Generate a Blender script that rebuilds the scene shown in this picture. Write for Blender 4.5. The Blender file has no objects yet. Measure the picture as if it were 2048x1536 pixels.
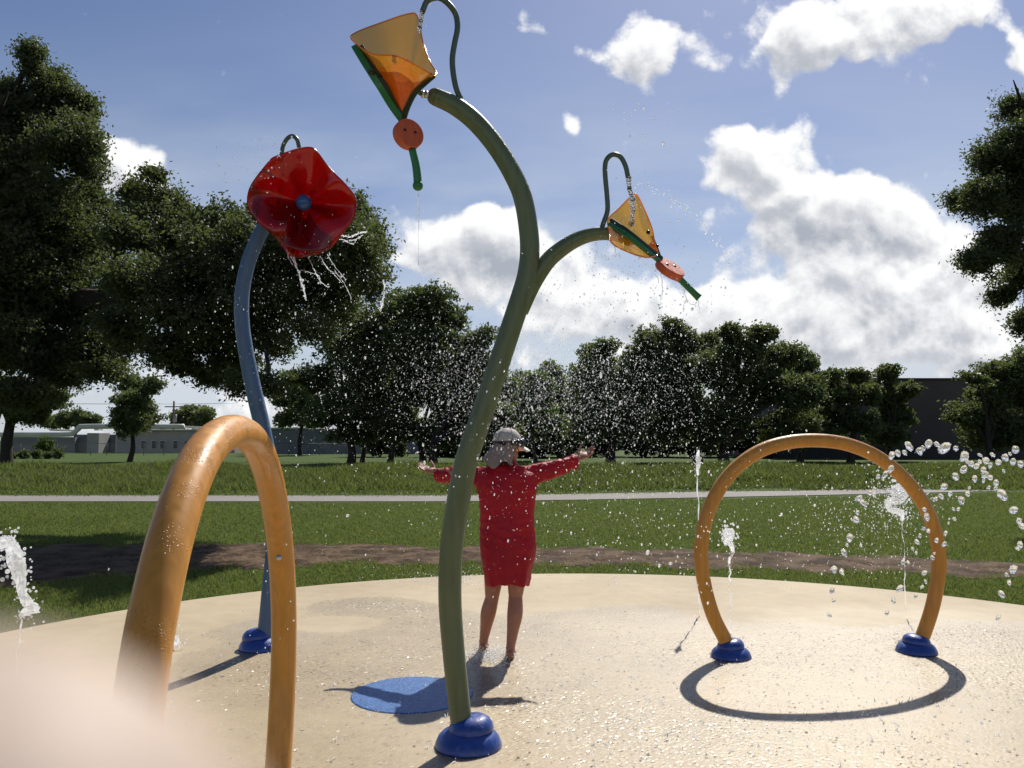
import bpy, bmesh, math, random
import numpy as np
from mathutils import Vector, Matrix
R = math.radians
random.seed(7)
rng = np.random.default_rng(7)
S = bpy.context.scene
col = S.collection
F = 1680.0; PITCH = math.atan(112 / F); CAM = Vector((0, 0, 1.56))
cp, sp = math.cos(PITCH), math.sin(PITCH)

# ------------------------------------------------------------------ helpers
def ray(px, py):
    u = (px - 1024) / F; v = (768 - py) / F
    return Vector((u, cp - v * sp, v * cp + sp))
def at(px, py, Y):
    d = ray(px, py); return CAM + d * (Y / d.y)
def gnd(px, py, z=0.0):
    d = ray(px, py); return CAM + d * ((z - CAM.z) / d.z)
def catmull(P, n=6):
    P = [tuple(p) for p in P]; out = []
    Q = [P[0]] + P + [P[-1]]
    for i in range(1, len(Q) - 2):
        p0, p1, p2, p3 = [np.array(q, float) for q in Q[i - 1:i + 3]]
        for k in range(n):
            t = k / n
            out.append(0.5 * ((2 * p1) + (-p0 + p2) * t + (2 * p0 - 5 * p1 + 4 * p2 - p3) * t * t + (-p0 + 3 * p1 - 3 * p2 + p3) * t ** 3))
    out.append(np.array(Q[-2], float)); return out

class MB:
    def __init__(s): s.v = []; s.f = []
    def add(s, v, f):
        b = len(s.v); s.v += [tuple(x) for x in v]; s.f += [tuple(i + b for i in q) for q in f]
    def tube(s, pts, rad, seg=12, cap=True, smooth=0, jag=0.0):
        pts = [Vector(p) for p in pts]
        if not hasattr(rad, '__len__'): rad = [rad] * len(pts)
        if smooth:
            q = catmull([(*p, r) for p, r in zip(pts, rad)], smooth)
            pts = [Vector(x[:3]) for x in q]; rad = [float(x[3]) for x in q]
        n = len(pts); rings = []
        t0 = (pts[1] - pts[0]).normalized()
        nrm = t0.orthogonal().normalized()
        V = []
        for i in range(n):
            t = (pts[min(i + 1, n - 1)] - pts[max(i - 1, 0)])
            t = t.normalized() if t.length > 1e-9 else t0
            nrm = (nrm - t * nrm.dot(t)).normalized(); b = t.cross(nrm)
            for k in range(seg):
                a = 2 * math.pi * k / seg
                r = rad[i] * (1 + (random.random() - .5) * jag)
                V.append(pts[i] + (nrm * math.cos(a) + b * math.sin(a)) * r)
        Fc = []
        for i in range(n - 1):
            for k in range(seg):
                k2 = (k + 1) % seg
                Fc.append((i * seg + k, i * seg + k2, (i + 1) * seg + k2, (i + 1) * seg + k))
        if cap:
            Fc.append(tuple(range(seg - 1, -1, -1))); Fc.append(tuple((n - 1) * seg + k for k in range(seg)))
        s.add(V, Fc); return s
    def sphere(s, c, r, seg=16, rings=10, M=None):
        c = Vector(c)
        if not hasattr(r, '__len__'): r = (r, r, r)
        V = []; Fc = []
        for i in range(rings + 1):
            th = math.pi * i / rings
            for k in range(seg):
                a = 2 * math.pi * k / seg
                p = Vector((r[0] * math.sin(th) * math.cos(a), r[1] * math.sin(th) * math.sin(a), r[2] * math.cos(th)))
                if M is not None: p = M @ p
                V.append(c + p)
        for i in range(rings):
            for k in range(seg):
                k2 = (k + 1) % seg
                Fc.append((i * seg + k, (i + 1) * seg + k, (i + 1) * seg + k2, i * seg + k2))
        s.add(V, Fc); return s
    def capsule(s, a, b, ra, rb, seg=14):
        s.tube([a, b], [ra, rb], seg); s.sphere(a, ra, seg, 8); s.sphere(b, rb, seg, 8); return s
    def box(s, lo, hi, M=None):
        V = [Vector((x, y, z)) for x in (lo[0], hi[0]) for y in (lo[1], hi[1]) for z in (lo[2], hi[2])]
        if M is not None: V = [M @ v for v in V]
        s.add(V, [(0, 1, 3, 2), (4, 6, 7, 5), (0, 4, 5, 1), (2, 3, 7, 6), (0, 2, 6, 4), (1, 5, 7, 3)]); return s
    def lathe(s, prof, c, seg=40, M=None):
        V = []; n = len(prof)
        for (r, z) in prof:
            for k in range(seg):
                a = 2 * math.pi * k / seg
                p = Vector((r * math.cos(a), r * math.sin(a), z))
                if M is not None: p = M @ p
                V.append(Vector(c) + p)
        Fc = []
        for i in range(n - 1):
            for k in range(seg):
                k2 = (k + 1) % seg
                Fc.append((i * seg + k, i * seg + k2, (i + 1) * seg + k2, (i + 1) * seg + k))
        Fc.append(tuple(range(seg - 1, -1, -1))); Fc.append(tuple((n - 1) * seg + k for k in range(seg)))
        s.add(V, Fc); return s
    def mesh(s, name):
        m = bpy.data.meshes.new(name); m.from_pydata(s.v, [], s.f)
        bm = bmesh.new(); bm.from_mesh(m); bmesh.ops.remove_doubles(bm, verts=bm.verts, dist=1e-6)
        bmesh.ops.recalc_face_normals(bm, faces=bm.faces); bm.to_mesh(m); bm.free(); return m
    def build(s, name, mat, parent=None, smooth=True, remesh=0, relax=0, sub=0, bevel=0):
        m = s.mesh(name); o = link(name, m, mat, parent)
        if remesh:
            md = o.modifiers.new('r', 'REMESH'); md.mode = 'VOXEL'; md.voxel_size = remesh
            if relax:
                ms = o.modifiers.new('s', 'SMOOTH'); ms.iterations = relax; ms.factor = .5
        if bevel:
            mv = o.modifiers.new('b', 'BEVEL'); mv.width = bevel; mv.segments = 3; mv.limit_method = 'ANGLE'
        if sub:
            mu = o.modifiers.new('u', 'SUBSURF'); mu.levels = sub; mu.render_levels = sub
        if o.modifiers:
            dg = bpy.context.evaluated_depsgraph_get(); dg.update()
            nm = bpy.data.meshes.new_from_object(o.evaluated_get(dg)); o.modifiers.clear(); o.data = nm; nm.name = name
            if not nm.materials: nm.materials.append(mat)
        if smooth: o.data.polygons.foreach_set('use_smooth', [True] * len(o.data.polygons))
        return o
def link(name, m, mat, parent=None):
    if not m.materials: m.materials.append(mat)
    o = bpy.data.objects.new(name, m); col.objects.link(o)
    if parent is not None: setpar(o, parent)
    return o
def setpar(o, parent):
    o.parent = parent; o.matrix_parent_inverse = Matrix.Translation(parent.matrix_world.translation).inverted()
def tag(o, label=None, cat=None, group=None, kind=None):
    if label: o['label'] = label
    if cat: o['category'] = cat
    if group: o['group'] = group
    if kind: o['kind'] = kind
    return o
def thing(name, loc, label, cat, group=None):
    o = bpy.data.objects.new(name, None); col.objects.link(o); o.location = loc; o.empty_display_size = .2
    o.matrix_world = Matrix.Translation(Vector(loc))
    return tag(o, label, cat, group)
def npmesh(name, V, Fc, smooth=False):
    """V (n,3), Fc (m,k) arrays"""
    m = bpy.data.meshes.new(name); k = Fc.shape[1]
    m.vertices.add(len(V)); m.vertices.foreach_set('co', np.ascontiguousarray(V, dtype=np.float32).ravel())
    m.loops.add(Fc.size); m.loops.foreach_set('vertex_index', Fc.astype(np.int32).ravel())
    m.polygons.add(len(Fc)); m.polygons.foreach_set('loop_start', np.arange(0, Fc.size, k, dtype=np.int32))
    if smooth: m.polygons.foreach_set('use_smooth', np.ones(len(Fc), dtype=bool))
    m.update(calc_edges=True); return m

# ------------------------------------------------------------------ materials
def mat(name, color=(.5, .5, .5), rough=.5, metal=0, spec=.5, coat=0, trans=0, ior=1.45, noise=None, bump=None, coord='Object', sss=0):
    m = bpy.data.materials.new(name); m.use_nodes = True; nt = m.node_tree; b = nt.nodes['Principled BSDF']
    b.inputs['Base Color'].default_value = (*color, 1); b.inputs['Roughness'].default_value = rough
    b.inputs['Metallic'].default_value = metal; b.inputs['Specular IOR Level'].default_value = spec
    b.inputs['Coat Weight'].default_value = coat; b.inputs['Coat Roughness'].default_value = .08
    b.inputs['Transmission Weight'].default_value = trans; b.inputs['IOR'].default_value = ior
    if sss:
        b.inputs['Subsurface Weight'].default_value = sss; b.inputs['Subsurface Radius'].default_value = (1, .35, .2); b.inputs['Subsurface Scale'].default_value = .01
    g = nt.nodes.new('ShaderNodeNewGeometry')
    if noise:   # (scale, color2, lo, hi[, detail])
        t = nt.nodes.new('ShaderNodeTexNoise'); t.inputs['Scale'].default_value = noise[0]; t.inputs['Detail'].default_value = noise[4] if len(noise) > 4 else 6
        nt.links.new(g.outputs['Position'], t.inputs['Vector'])
        r = nt.nodes.new('ShaderNodeValToRGB'); r.color_ramp.elements[0].position = noise[2]; r.color_ramp.elements[1].position = noise[3]
        r.color_ramp.elements[0].color = (*color, 1); r.color_ramp.elements[1].color = (*noise[1], 1)
        nt.links.new(t.outputs['Fac'], r.inputs['Fac']); nt.links.new(r.outputs['Color'], b.inputs['Base Color'])
    if bump:    # (scale, strength, distance)
        t = nt.nodes.new('ShaderNodeTexNoise'); t.inputs['Scale'].default_value = bump[0]; t.inputs['Detail'].default_value = 5
        nt.links.new(g.outputs['Position'], t.inputs['Vector'])
        u = nt.nodes.new('ShaderNodeBump'); u.inputs['Strength'].default_value = bump[1]; u.inputs['Distance'].default_value = bump[2]
        nt.links.new(t.outputs['Fac'], u.inputs['Height']); nt.links.new(u.outputs['Normal'], b.inputs['Normal'])
    return m
def add_translucent(m, color, fac):
    nt = m.node_tree; b = nt.nodes['Principled BSDF']; out = nt.nodes['Material Output']
    t = nt.nodes.new('ShaderNodeBsdfTranslucent'); t.inputs['Color'].default_value = (*color, 1)
    x = nt.nodes.new('ShaderNodeMixShader'); x.inputs[0].default_value = fac
    nt.links.new(b.outputs[0], x.inputs[1]); nt.links.new(t.outputs[0], x.inputs[2]); nt.links.new(x.outputs[0], out.inputs['Surface'])
    return m
def ntmath(nt, op, a, b=None, c=None):
    n = nt.nodes.new('ShaderNodeMath'); n.operation = op
    for i, x in enumerate((a, b, c)):
        if x is None: continue
        if isinstance(x, (int, float)): n.inputs[i].default_value = x
        else: nt.links.new(x, n.inputs[i])
    return n.outputs[0]
def leafmat(name, c1, c2, tr):
    m = mat(name, c1, .55, spec=.35, noise=(1.3, c2, .35, .68, 8))
    return add_translucent(m, tr, .42)

def wet_paint(m, scale=150.0):
    nt = m.node_tree; b = nt.nodes['Principled BSDF']; g = nt.nodes.new('ShaderNodeNewGeometry')
    v = nt.nodes.new('ShaderNodeTexVoronoi'); v.inputs['Scale'].default_value = scale; v.inputs['Randomness'].default_value = 1; nt.links.new(g.outputs['Position'], v.inputs['Vector'])
    big = nt.nodes.new('ShaderNodeTexNoise'); big.inputs['Scale'].default_value = 9; nt.links.new(g.outputs['Position'], big.inputs['Vector'])
    h = nt.nodes.new('ShaderNodeMapRange'); h.inputs[1].default_value = .32; h.inputs[2].default_value = .08; nt.links.new(v.outputs['Distance'], h.inputs[0])
    k = nt.nodes.new('ShaderNodeMapRange'); k.inputs[1].default_value = .48; k.inputs[2].default_value = .6; nt.links.new(big.outputs['Fac'], k.inputs[0])
    hk = nt.nodes.new('ShaderNodeMath'); hk.operation = 'MULTIPLY'; nt.links.new(h.outputs[0], hk.inputs[0]); nt.links.new(k.outputs[0], hk.inputs[1])
    u = nt.nodes.new('ShaderNodeBump'); u.inputs['Strength'].default_value = .9; u.inputs['Distance'].default_value = .0025; nt.links.new(hk.outputs[0], u.inputs['Height'])
    nt.links.new(u.outputs[0], b.inputs['Coat Normal'])
    old = b.inputs['Normal'].links[0].from_socket if b.inputs['Normal'].links else None
    if old: nt.links.new(old, u.inputs['Normal'])
    nt.links.new(u.outputs[0], b.inputs['Normal'])
    # faded streaks running down
    st = nt.nodes.new('ShaderNodeVectorMath'); st.operation = 'MULTIPLY'; st.inputs[1].default_value = (38, 38, 2.2); nt.links.new(g.outputs['Position'], st.inputs[0])
    n = nt.nodes.new('ShaderNodeTexNoise'); n.inputs['Scale'].default_value = 1; n.inputs['Detail'].default_value = 5; nt.links.new(st.outputs[0], n.inputs['Vector'])
    r = nt.nodes.new('ShaderNodeMapRange'); r.inputs[1].default_value = .35; r.inputs[2].default_value = .7; r.inputs[3].default_value = .88; r.inputs[4].default_value = 1.12; nt.links.new(n.outputs['Fac'], r.inputs[0])
    src = b.inputs['Base Color'].links[0].from_socket; sc = nt.nodes.new('ShaderNodeVectorMath'); sc.operation = 'SCALE'; nt.links.new(src, sc.inputs[0]); nt.links.new(r.outputs[0], sc.inputs['Scale']); nt.links.new(sc.outputs[0], b.inputs['Base Color'])
    r2 = nt.nodes.new('ShaderNodeMapRange'); r2.inputs[1].default_value = .3; r2.inputs[2].default_value = .7; r2.inputs[3].default_value = .3; r2.inputs[4].default_value = .6; nt.links.new(n.outputs['Fac'], r2.inputs[0]); nt.links.new(r2.outputs[0], b.inputs['Roughness'])
M = {}
M['orange'] = mat('orange_paint', (.61, .275, .045), .42, spec=.4, coat=.25, noise=(3, (.55, .24, .038), .3, .7), bump=(420, .05, .002))
M['green'] = mat('olive_green_paint', (.125, .155, .075), .45, coat=.2, noise=(4, (.108, .138, .066), .3, .7), bump=(300, .06, .002))
M['hose'] = mat('dark_green_tube', (.07, .11, .075), .4, coat=.3)
M['bluepole'] = mat('slate_blue_paint', (.065, .125, .24), .45, coat=.2, noise=(4, (.055, .11, .21), .3, .7), bump=(300, .06, .002))
M['bluebase'] = mat('royal_blue_plastic', (.010, .045, .25), .3, coat=.5, noise=(30, (.014, .06, .30), .4, .6), bump=(60, .25, .004))
M['steel'] = mat('steel', (.6, .6, .6), .3, metal=1)
M['blackplastic'] = mat('black_plastic', (.012, .012, .014), .3)
M['stem'] = mat('bright_green_bar', (.018, .16, .035), .4, coat=.3)
M['darkstem'] = mat('dark_bar', (.02, .035, .02), .45)
M['disc'] = mat('red_orange_disc', (.62, .12, .045), .45, noise=(15, (.56, .1, .04), .3, .7))
M['bluehub'] = mat('blue_hub', (.02, .08, .28), .3, coat=.4)
def acrylic(name, c, tr, fac, rough=.12):
    m = bpy.data.materials.new(name); m.use_nodes = True; nt = m.node_tree; out = nt.nodes['Material Output']; nt.nodes.remove(nt.nodes['Principled BSDF'])
    g = nt.nodes.new('ShaderNodeBsdfGlossy'); g.inputs['Roughness'].default_value = rough; g.inputs['Color'].default_value = (.9, .9, .9, 1)
    tp = nt.nodes.new('ShaderNodeBsdfTransparent'); tp.inputs['Color'].default_value = (*tr, 1)
    tl = nt.nodes.new('ShaderNodeBsdfTranslucent'); tl.inputs['Color'].default_value = (*c, 1)
    df = nt.nodes.new('ShaderNodeBsdfDiffuse'); df.inputs['Color'].default_value = (*c, 1)
    ge = nt.nodes.new('ShaderNodeNewGeometry'); no = nt.nodes.new('ShaderNodeTexNoise'); no.inputs['Scale'].default_value = 26; no.inputs['Detail'].default_value = 6
    nt.links.new(ge.outputs['Position'], no.inputs['Vector'])
    bp = nt.nodes.new('ShaderNodeBump'); bp.inputs['Strength'].default_value = .15; bp.inputs['Distance'].default_value = .01
    nt.links.new(no.outputs['Fac'], bp.inputs['Height']); nt.links.new(bp.outputs['Normal'], g.inputs['Normal'])
    nt.links.new(bp.outputs['Normal'], tl.inputs['Normal'])
    a = nt.nodes.new('ShaderNodeMixShader'); a.inputs[0].default_value = .35; nt.links.new(tl.outputs[0], a.inputs[1]); nt.links.new(df.outputs[0], a.inputs[2])
    b = nt.nodes.new('ShaderNodeMixShader'); b.inputs[0].default_value = fac; nt.links.new(a.outputs[0], b.inputs[1]); nt.links.new(tp.outputs[0], b.inputs[2])
    fr = nt.nodes.new('ShaderNodeLayerWeight'); fr.inputs['Blend'].default_value = .5; pw = nt.nodes.new('ShaderNodeMath'); pw.operation = 'POWER'; pw.inputs[1].default_value = 4; nt.links.new(fr.outputs['Facing'], pw.inputs[0])
    ma = nt.nodes.new('ShaderNodeMath'); ma.operation = 'MULTIPLY_ADD'; ma.inputs[1].default_value = .5; ma.inputs[2].default_value = .045; nt.links.new(pw.outputs[0], ma.inputs[0])
    c_ = nt.nodes.new('ShaderNodeMixShader'); nt.links.new(ma.outputs[0], c_.inputs[0]); nt.links.new(b.outputs[0], c_.inputs[1]); nt.links.new(g.outputs[0], c_.inputs[2])
    nt.links.new(c_.outputs[0], out.inputs['Surface']); return m
M['redacr'] = acrylic('red_acrylic', (.28, .006, .010), (.60, .035, .04), .52)
M['oraacr'] = acrylic('amber_acrylic', (.52, .21, .018), (.84, .50, .13), .58)
M['amber_lit'] = acrylic('amber_acrylic_sunlit', (.95, .40, .03), (.95, .58, .12), .5)  # brighter copy of the amber sheet, backlit sun glow put into its colour
M['foam_or'] = acrylic('amber_water', (1, .48, .04), (1, .74, .30), .35)
def watermat(name, white):
    m = bpy.data.materials.new(name); m.use_nodes = True; nt = m.node_tree; out = nt.nodes['Material Output']; nt.nodes.remove(nt.nodes['Principled BSDF'])
    gl = nt.nodes.new('ShaderNodeBsdfGlass'); gl.inputs['IOR'].default_value = 1.33; gl.inputs['Roughness'].default_value = .02
    tl = nt.nodes.new('ShaderNodeBsdfTranslucent'); tl.inputs['Color'].default_value = (.93, .95, .97, 1)
    df = nt.nodes.new('ShaderNodeBsdfDiffuse'); df.inputs['Color'].default_value = (.93, .95, .97, 1)
    a = nt.nodes.new('ShaderNodeMixShader'); a.inputs[0].default_value = .15; nt.links.new(tl.outputs[0], a.inputs[1]); nt.links.new(df.outputs[0], a.inputs[2])
    b = nt.nodes.new('ShaderNodeMixShader'); b.inputs[0].default_value = white; nt.links.new(gl.outputs[0], b.inputs[1]); nt.links.new(a.outputs[0], b.inputs[2])
    nt.links.new(b.outputs[0], out.inputs['Surface']); return m
M['drop'] = watermat('clear_water', .12)
M['spray'] = watermat('spray_water', .38)
M['padspray'] = watermat('pad_spray_water', .85)
M['jet'] = watermat('aerated_water', .68)
M['skin'] = mat('skin', (.42, .19, .12), .5, sss=.25, noise=(20, (.38, .16, .10), .3, .7))
M['skin2'] = mat('finger_skin', (.47, .385, .315), .6, sss=.3, noise=(90, (.45, .365, .30), .3, .7))
M['dress'] = add_translucent(mat('red_wet_fabric', (.50, .016, .034), .5, spec=.35, noise=(5, (.43, .013, .028), .35, .65), bump=(22, .6, .03)), (.62, .02, .04), .30)
M['cap'] = mat('pale_grey_cap', (.46, .42, .38), .75, bump=(60, .3, .006))
M['capflap'] = add_translucent(mat('taupe_flap', (.30, .235, .22), .8, bump=(25, .5, .02)), (.35, .27, .24), .15)
M['hair'] = mat('dark_hair', (.02, .013, .01), .5)
M['bark'] = mat('bark', (.045, .035, .028), .9, noise=(6, (.025, .02, .017), .3, .7), bump=(14, .8, .05))
M['leaf_oak'] = leafmat('oak_leaves', (.046, .057, .028), (.09, .10, .052), (.12, .16, .045))
M['leaf_far'] = leafmat('park_leaves', (.065, .085, .036), (.115, .135, .06), (.15, .20, .055))
M['leaf_light'] = leafmat('pale_leaves', (.06, .10, .025), (.09, .13, .04), (.12, .19, .03))
M['grass'] = add_translucent(mat('grass_blades', (.115, .155, .045), .7, spec=.15, noise=(.45, (.19, .22, .075), .36, .64, 12)), (.19, .24, .055), .42)
M['tallgrass'] = add_translucent(mat('tall_grass_blades', (.075, .10, .035), .7, spec=.12, noise=(.4, (.15, .17, .075), .38, .62, 10)), (.17, .22, .05), .4)
M['grey'] = mat('pale_wall', (.34, .34, .33), .8, noise=(.6, (.28, .28, .27), .3, .7))
M['greywall2'] = mat('grey_wall', (.20, .21, .22), .8, noise=(.6, (.16, .17, .18), .3, .7))
M['roof'] = mat('pale_roof', (.55, .54, .5), .6)
M['window'] = mat('dark_glass', (.03, .04, .06), .15)
M['duct'] = mat('pale_duct', (.62, .60, .52), .45, noise=(.5, (.5, .48, .42), .3, .7))
M['brownwall'] = mat('brown_wall', (.10, .082, .075), .85, noise=(.3, (.085, .07, .065), .3, .7))
M['coping'] = mat('dark_coping', (.03, .03, .03), .6)
M['fence'] = mat('galvanised', (.16, .165, .17), .6, metal=.3)
M['pole'] = mat('timber_pole', (.12, .09, .07), .9)

for k_ in ('orange', 'green', 'bluepole', 'bluebase', 'disc'): wet_paint(M[k_])
# ------------------------------------------------------------------ camera
cam = bpy.data.cameras.new('Camera'); co = bpy.data.objects.new('Camera', cam); col.objects.link(co); S.camera = co
co.location = CAM; co.rotation_euler = (R(90) + PITCH, 0, 0)
cam.sensor_width = 36; cam.lens = F / 2048 * 36; cam.clip_start = .001; cam.clip_end = 5000
cam.dof.use_dof = True; cam.dof.focus_distance = 6.5; cam.dof.aperture_fstop = cam.lens / 1.8

# ------------------------------------------------------------------ light and sky
SX, SY = .32, .89                    # horizontal offset towards the sun per metre of height
el = math.atan(1 / math.hypot(SX, SY)); az = math.atan2(SX, SY)
sun = bpy.data.lights.new('sun', 'SUN'); sun.energy = 5.0; sun.angle = R(.5); sun.color = (1, .94, .85)
so = bpy.data.objects.new('sun', sun); col.objects.link(so)
so.rotation_euler = Vector((SX, SY, 1)).to_track_quat('Z', 'Y').to_euler(); so.location = (10, 20, 40)
W = bpy.data.worlds.new('World'); S.world = W; W.use_nodes = True; wt = W.node_tree
bg = wt.nodes['Background']; bg.inputs['Strength'].default_value = .1
sky = wt.nodes.new('ShaderNodeTexSky'); sky.sky_type = 'NISHITA'; sky.sun_disc = False
sky.sun_elevation = el; sky.sun_rotation = az; sky.altitude = 0; sky.air_density = 1.0; sky.dust_density = .6; sky.ozone_density = 2.2
# clouds, laid out by direction (azimuth tangent, elevation tangent)
def uv(px, py):
    d = ray(px, py); return d.x / d.y, d.z / d.y
CL = [(1080, 58, 38, 26, .62), (1300, 90, 92, 60, 1.1), (1600, 85, 90, 60, 1.15), (1730, 55, 150, 72, 1.3), (1930, 20, 120, 45, 1.1), (2040, 110, 30, 50, .8),
      (1133, 262, 17, 24, .62), (1465, 290, 80, 58, 1.25), (1550, 350, 90, 85, 1.3), (1640, 440, 120, 75, 1.2), (1770, 400, 85, 62, 1.15), (1690, 540, 150, 55, .95),
      (1900, 540, 140, 110, 1.0), (920, 500, 150, 72, 1.3), (1010, 480, 70, 50, .9), (1190, 600, 200, 75, 1.05), (1500, 640, 230, 60, .9),
      (1850, 665, 270, 75, .95), (255, 300, 62, 62, 1.2), (275, 360, 50, 36, .9), (385, 368, 30, 16, .6), (620, 790, 420, 55, .7), (1500, 720, 700, 50, .5), (1250, 480, 60, 40, .45), (-300, 420, 260, 90, 1.1), (2500, 350, 300, 160, 1.2)]
grp = bpy.data.node_groups.new('cloud_field', 'ShaderNodeTree')
grp.interface.new_socket('Vector', in_out='INPUT', socket_type='NodeSocketVector')
grp.interface.new_socket('Density', in_out='OUTPUT', socket_type='NodeSocketFloat')
gi = grp.nodes.new('NodeGroupInput'); go = grp.nodes.new('NodeGroupOutput')
wn = grp.nodes.new('ShaderNodeTexNoise'); wn.inputs['Scale'].default_value = 9; wn.inputs['Detail'].default_value = 2
grp.links.new(gi.outputs[0], wn.inputs['Vector'])
sub = grp.nodes.new('ShaderNodeVectorMath'); sub.operation = 'SUBTRACT'; grp.links.new(wn.outputs['Color'], sub.inputs[0]); sub.inputs[1].default_value = (.5, .5, .5)
scl = grp.nodes.new('ShaderNodeVectorMath'); scl.operation = 'SCALE'; grp.links.new(sub.outputs[0], scl.inputs[0]); scl.inputs['Scale'].default_value = .11
wadd = grp.nodes.new('ShaderNodeVectorMath'); wadd.operation = 'ADD'; grp.links.new(gi.outputs[0], wadd.inputs[0]); grp.links.new(scl.outputs[0], wadd.inputs[1])
sx = grp.nodes.new('ShaderNodeSeparateXYZ'); grp.links.new(wadd.outputs[0], sx.inputs[0])
tot = None
vo = grp.nodes.new('ShaderNodeTexVoronoi'); vo.feature = 'F1'; vo.inputs['Scale'].default_value = 17; vo.inputs['Detail'].default_value = 1.5; vo.inputs['Roughness'].default_value = .5
grp.links.new(wadd.outputs[0], vo.inputs['Vector'])
for (px, py, rx, ry, w) in CL:
    u0, v0 = uv(px, py)
    a = ntmath(grp, 'MULTIPLY', ntmath(grp, 'SUBTRACT', sx.outputs[0], u0), F / rx)
    b = ntmath(grp, 'MULTIPLY', ntmath(grp, 'SUBTRACT', sx.outputs[1], v0), F / ry)
    d2 = ntmath(grp, 'MULTIPLY_ADD', a, a, ntmath(grp, 'MULTIPLY', b, b))
    g_ = ntmath(grp, 'MULTIPLY', ntmath(grp, 'POWER', 2.718, ntmath(grp, 'MULTIPLY', d2, -.8)), w * 1.22)
    tot = g_ if tot is None else ntmath(grp, 'ADD', tot, g_)
n1 = grp.nodes.new('ShaderNodeTexNoise'); n1.inputs['Scale'].default_value = 15; n1.inputs['Detail'].default_value = 7; n1.inputs['Roughness'].default_value = .64
grp.links.new(gi.outputs[0], n1.inputs['Vector'])
dens = ntmath(grp, 'ADD', ntmath(grp, 'ADD', tot, ntmath(grp, 'MULTIPLY', ntmath(grp, 'SUBTRACT', .58, vo.outputs['Distance']), .85)), ntmath(grp, 'MULTIPLY', ntmath(grp, 'SUBTRACT', n1.outputs['Fac'], .5), 1.7))
n3 = grp.nodes.new('ShaderNodeTexNoise'); n3.inputs['Scale'].default_value = 62; n3.inputs['Detail'].default_value = 4; n3.inputs['Roughness'].default_value = .6
grp.links.new(gi.outputs[0], n3.inputs['Vector'])
dens = ntmath(grp, 'ADD', dens, ntmath(grp, 'MULTIPLY', ntmath(grp, 'SUBTRACT', n3.outputs['Fac'], .5), .55))
grp.links.new(dens, go.inputs[0])
tc = wt.nodes.new('ShaderNodeTexCoord'); sxyz = wt.nodes.new('ShaderNodeSeparateXYZ'); wt.links.new(tc.outputs['Generated'], sxyz.inputs[0])
yy = ntmath(wt, 'MAXIMUM', ntmath(wt, 'ABSOLUTE', sxyz.outputs[1]), .08)
uu = ntmath(wt, 'DIVIDE', sxyz.outputs[0], yy); vv = ntmath(wt, 'DIVIDE', sxyz.outputs[2], yy)
sgn = ntmath(wt, 'MULTIPLY', ntmath(wt, 'LESS_THAN', sxyz.outputs[1], 0), .7)
cmb = wt.nodes.new('ShaderNodeCombineXYZ'); wt.links.new(uu, cmb.inputs[0]); wt.links.new(vv, cmb.inputs[1]); wt.links.new(sgn, cmb.inputs[2])
ga = wt.nodes.new('ShaderNodeGroup'); ga.node_tree = grp; wt.links.new(cmb.outputs[0], ga.inputs[0])
off = wt.nodes.new('ShaderNodeVectorMath'); off.operation = 'ADD'; wt.links.new(cmb.outputs[0], off.inputs[0]); off.inputs[1].default_value = (.006, .018, 0)
gb = wt.nodes.new('ShaderNodeGroup'); gb.node_tree = grp; wt.links.new(off.outputs[0], gb.inputs[0])
def mapr(nt, x, a, b, c=0, d=1, smooth=True):
    n = nt.nodes.new('ShaderNodeMapRange'); n.interpolation_type = 'SMOOTHSTEP' if smooth else 'LINEAR'; nt.links.new(x, n.inputs[0])
    for i, q in enumerate((a, b, c, d)): n.inputs[i + 1].default_value = q
    return n.outputs[0]
cov = mapr(wt, ga.outputs[0], .26, .84)
lit = mapr(wt, ntmath(wt, 'SUBTRACT', ga.outputs[0], ntmath(wt, 'MULTIPLY', gb.outputs[0], 1.0)), -.75, .62)
thick = mapr(wt, gb.outputs[0], .7, 1.9)
val = ntmath(wt, 'SUBTRACT', ntmath(wt, 'ADD', .42, ntmath(wt, 'MULTIPLY', lit, .72)), ntmath(wt, 'MULTIPLY', thick, .26))
# thin veil towards the horizon
n2 = wt.nodes.new('ShaderNodeTexNoise'); n2.inputs['Scale'].default_value = 3.2; n2.inputs['Detail'].default_value = 5
st = wt.nodes.new('ShaderNodeVectorMath'); st.operation = 'MULTIPLY'; wt.links.new(cmb.outputs[0], st.inputs[0]); st.inputs[1].default_value = (.7, 2.4, 1); wt.links.new(st.outputs[0], n2.inputs['Vector'])
base_ = None   # grey undersides of the thicker clouds
for (px, py, rx, ry, w) in ((1640, 500, 130, 34, .42), (1545, 470, 75, 30, .3), (1760, 470, 90, 30, .22), (960, 535, 110, 26, .42), (860, 530, 60, 24, .3), (1690, 640, 60, 26, .28), (1860, 625, 110, 28, .25), (1300, 640, 160, 24, .22), (1520, 690, 110, 22, .25), (1700, 135, 190, 18, .15), (1330, 130, 60, 16, .15), (1980, 720, 60, 18, .25)):
    u0, v0 = uv(px, py); a = ntmath(wt, 'MULTIPLY', ntmath(wt, 'SUBTRACT', uu, u0), F / rx); b = ntmath(wt, 'MULTIPLY', ntmath(wt, 'SUBTRACT', vv, v0), F / ry)
    g_ = ntmath(wt, 'MULTIPLY', ntmath(wt, 'POWER', 2.718, ntmath(wt, 'MULTIPLY', ntmath(wt, 'MULTIPLY_ADD', a, a, ntmath(wt, 'MULTIPLY', b, b)), -.8)), w)
    base_ = g_ if base_ is None else ntmath(wt, 'ADD', base_, g_)
val = ntmath(wt, 'SUBTRACT', val, ntmath(wt, 'MULTIPLY', base_, ntmath(wt, 'ADD', .25, mapr(wt, n2.outputs['Fac'], .3, .7, .2, .8))))
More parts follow.
